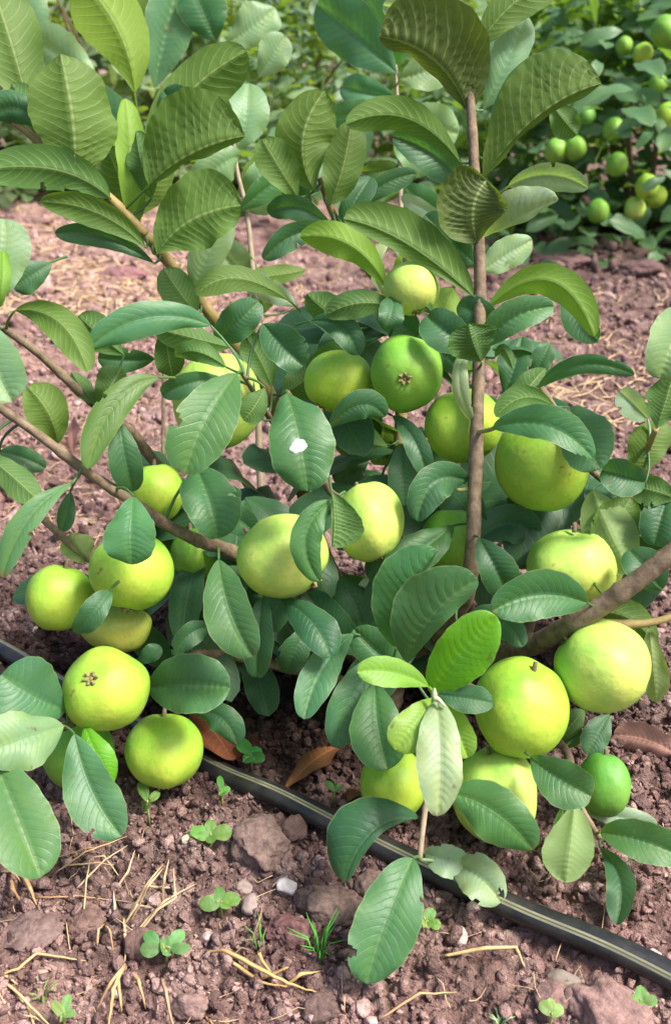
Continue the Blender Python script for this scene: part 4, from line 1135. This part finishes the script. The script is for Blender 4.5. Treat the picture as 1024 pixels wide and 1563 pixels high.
seedling(650, 1415, [(-16, -20, 26, 20), (8, -14, 28, 20), (-2, 8, 34, 18), (14, 10, 22, 18), (-14, 2, 22, 16)], 'small weed clump with mixed leaves right of the lowest oval leaf', (.16, .34, .07), seed=5)
seedling(976, 1540, [(-12, 4, 32, 26), (2, -16, 38, 22), (16, 2, 28, 20)], 'seedling with upright leaves in the lower right corner below the pipe', (.12, .32, .08), seed=6)
seedling(340, 1228, [(-4, -22, 30, 12), (8, -4, 22, 16), (2, 6, 18, 12)], 'tiny sprout right in front of the pipe', (.08, .28, .05), stem=.02, seed=7)
seedling(98, 1556, [(-14, -10, 36, 18), (4, -20, 40, 18), (14, 4, 34, 16)], 'pale seedling cut by the bottom edge at the left', (.2, .36, .12), seed=8)
seedling(385, 1180, [(-14, -20, 34, 24), (10, -6, 34, 26), (14, 10, 26, 20)], 'dark green weed in the shade behind the pipe', (.05, .26, .05), seed=9)
seedling(840, 1556, [(-12, -8, 30, 22), (12, -2, 28, 22), (0, -14, 26, 18)], 'pale yellow green sprout at the bottom edge, under the grey clods', (.22, .38, .12), seed=10)
seedling(510, 1225, [(-8, -10, 20, 12), (8, -4, 18, 12)], 'tiny sprout behind the pipe beside the little curled dead leaf', (.08, .28, .05), seed=12)
# a grassy tuft
def grass_tuft(px, py, label, n=12, h=.03, seed=0, color=(.3, .62, .2)):
    rs = np.random.default_rng(seed); g = gpt(px, py); parts = []
    for i in range(n):
        a = rs.uniform(0, 6.28); d = np.array([math.cos(a), math.sin(a), 0]); hh = h*rs.uniform(.5, 1.1)
        parts.append(ribbon([g+d*.003-[0, 0, .003], g+d*hh*.25+[0, 0, hh*.6], g+d*hh*.7+[0, 0, hh*.85]], .0013, .0005, 0, n=4))
    V, F = join(parts); o = mesh_obj('grass_tuft', V, F, M_GRASS, origin=g, color=color); tag(o, label, 'grass tuft', 'grass tufts')
M_GRASS = simple_mat('grass_blade', (.35, .5, .3), (.6, .75, .5), 80, .6, .0003, objcol=True)
grass_tuft(488, 1450, 'fine green grass tuft left of the lowest oval leaf', 16, .035, 1, (.16, .50, .10))
grass_tuft(398, 1440, 'thin grass sprouts by the broken golden stalk', 7, .028, 2, (.22, .42, .14))
grass_tuft(765, 1545, 'mossy pale tuft at the bottom right of centre', 26, .014, 3, (.75, .8, .62))
grass_tuft(935, 1335, 'short sprouts under the hanging leaves at the right', 9, .02, 4, (.25, .5, .2))
grass_tuft(62, 1512, 'dry greenish tuft beside the forked stem', 12, .02, 6, (.5, .5, .25))
grass_tuft(985, 352, 'green weeds at the foot of the bush behind', 30, .12, 7, (.2, .55, .15))

# clods and pebbles
CG = 'clods of soil'; PG = 'pebbles on the soil'
lump('soil_clod', 402, 1292, (.030, .028, .021), 3, M_CLOD, (.95, .93, .90), 'biggest rounded clod, in front of the pipe', 'soil clod', CG, .4, I4, .25)
lump('soil_clod', 445, 1268, (.017, .015, .013), 8, M_CLOD, (.6, .55, .55), 'dark clod leaning on the biggest clod', 'soil clod', CG, .4)
lump('soil_clod', 212, 1430, (.016, .013, .013), 4, M_CLOD, (.85, .75, .72), 'smooth brown clod beside the six leaved seedling', 'soil clod', CG, .2)
lump('soil_clod', 935, 1556, (.038, .028, .020), 5, M_CLOD, (1.35, 1.2, 1.2), 'wide pinkish clod in the lower right corner', 'soil clod', CG, .4, I4)
lump('soil_clod', 848, 1518, (.017, .016, .013), 6, M_CLOD, (1.3, 1.15, 1.15), 'angular pink clod left of the wide corner clod', 'soil clod', CG, .4)
lump('soil_clod', 882, 1530, (.015, .013, .010), 17, M_CLOD, (1.2, 1.1, 1.1), 'small pink clod between the grey stone and the corner clod', 'soil clod', CG, .4)
lump('soil_clod', 500, 1375, (.030, .022, .014), 9, M_CLOD, (.85, .82, .8), 'flat greyish clod left of the lowest oval leaf', 'soil clod', CG, .45, I4)
lump('soil_clod', 565, 1350, (.016, .014, .012), 10, M_CLOD, (.9, .85, .83), 'grey clod behind the lowest oval leaf', 'soil clod', CG, .45)
lump('soil_clod', 440, 1420, (.022, .018, .012), 11, M_CLOD, (.75, .55, .6), 'purplish crumbly clod below the white pebble', 'soil clod', CG, .55, I4)
lump('soil_clod', 130, 1390, (.020, .018, .008), 12, M_CLOD, (.9, .8, .78), 'brown clod under the bent pale straw', 'soil clod', CG, .5, I4)
lump('soil_clod', 45, 1430, (.026, .022, .008), 13, M_CLOD, (.9, .85, .88), 'broad flat clod near the left edge', 'soil clod', CG, .5, I4, .45)
lump('soil_clod', 490, 1530, (.012, .014, .012), 14, M_CLOD, (.75, .7, .7), 'dark square clod below the fine grass tuft', 'soil clod', CG, .4)
lump('soil_clod', 292, 1520, (.015, .013, .010), 15, M_CLOD, (1.3, 1.2, 1.2), 'pale pink clod below the broken golden stalk', 'soil clod', CG, .4)
lump('soil_clod', 860, 405, (.12, .09, .035), 16, M_CLOD, (1.2, 1.02, 1.05), 'large pinkish clod on the bare soil in front of the bush behind', 'soil clod', CG, .45, I4)
lump('soil_clod', 980, 420, (.09, .07, .03), 21, M_CLOD, (.8, .7, .75), 'dark clod on the bare soil at the right, behind the front bush', 'soil clod', CG, .5, I4)
lump('soil_clod', 190, 425, (.08, .06, .03), 22, M_CLOD, (1.3, .95, 1.05), 'reddish clod among the straw at the left', 'soil clod', CG, .5, I4)
lump('pebble', 437, 1350, (.0125, .0115, .010), 131, M_STONE, (.95, .90, .90), 'bright white pebble right of the three leaved seedling', 'pebble', PG, .15, None, .0)
lump('pebble', 287, 1291, (.011, .0055, .005), 32, M_STONE, (.72, .66, .52), 'elongated cream pebble touching the upper seedling', 'pebble', PG, .15, None, .0)
lump('pebble', 372, 1340, (.013, .009, .007), 33, M_STONE, (.42, .34, .31), 'grey brown flat pebble left of the white one', 'pebble', PG, .2)
lump('pebble', 384, 1378, (.014, .011, .009), 34, M_STONE, (.40, .33, .31), 'grey pebble below the white one, by the thin dark twig', 'pebble', PG, .2)
lump('pebble', 866, 1484, (.019, .011, .008), 35, M_STONE, (.33, .29, .25), 'long grey stone in front of the pipe at the right', 'pebble', PG, .2)
lump('pebble', 945, 1452, (.010, .008, .006), 36, M_STONE, (.85, .80, .78), 'white pebble behind the pipe, leftmost of two', 'pebble', PG, .3)
lump('pebble', 992, 1462, (.013, .010, .008), 37, M_STONE, (.70, .62, .58), 'pale pebble behind the pipe, nearest the right edge', 'pebble', PG, .3)
lump('pebble', 700, 1420, (.012, .010, .009), 38, M_STONE, (.62, .54, .50), 'round beige pebble right of the small weed clump', 'pebble', PG, .25)
lump('pebble', 65, 1490, (.009, .008, .006), 39, M_STONE, (.55, .45, .38), 'tan pebble next to the forked dry stem', 'pebble', PG, .25)
lump('pebble', 54, 955, (.008, .006, .005), 40, M_STONE, (.80, .66, .45), 'yellowish pebble under the guava farthest left', 'pebble', PG, .2)
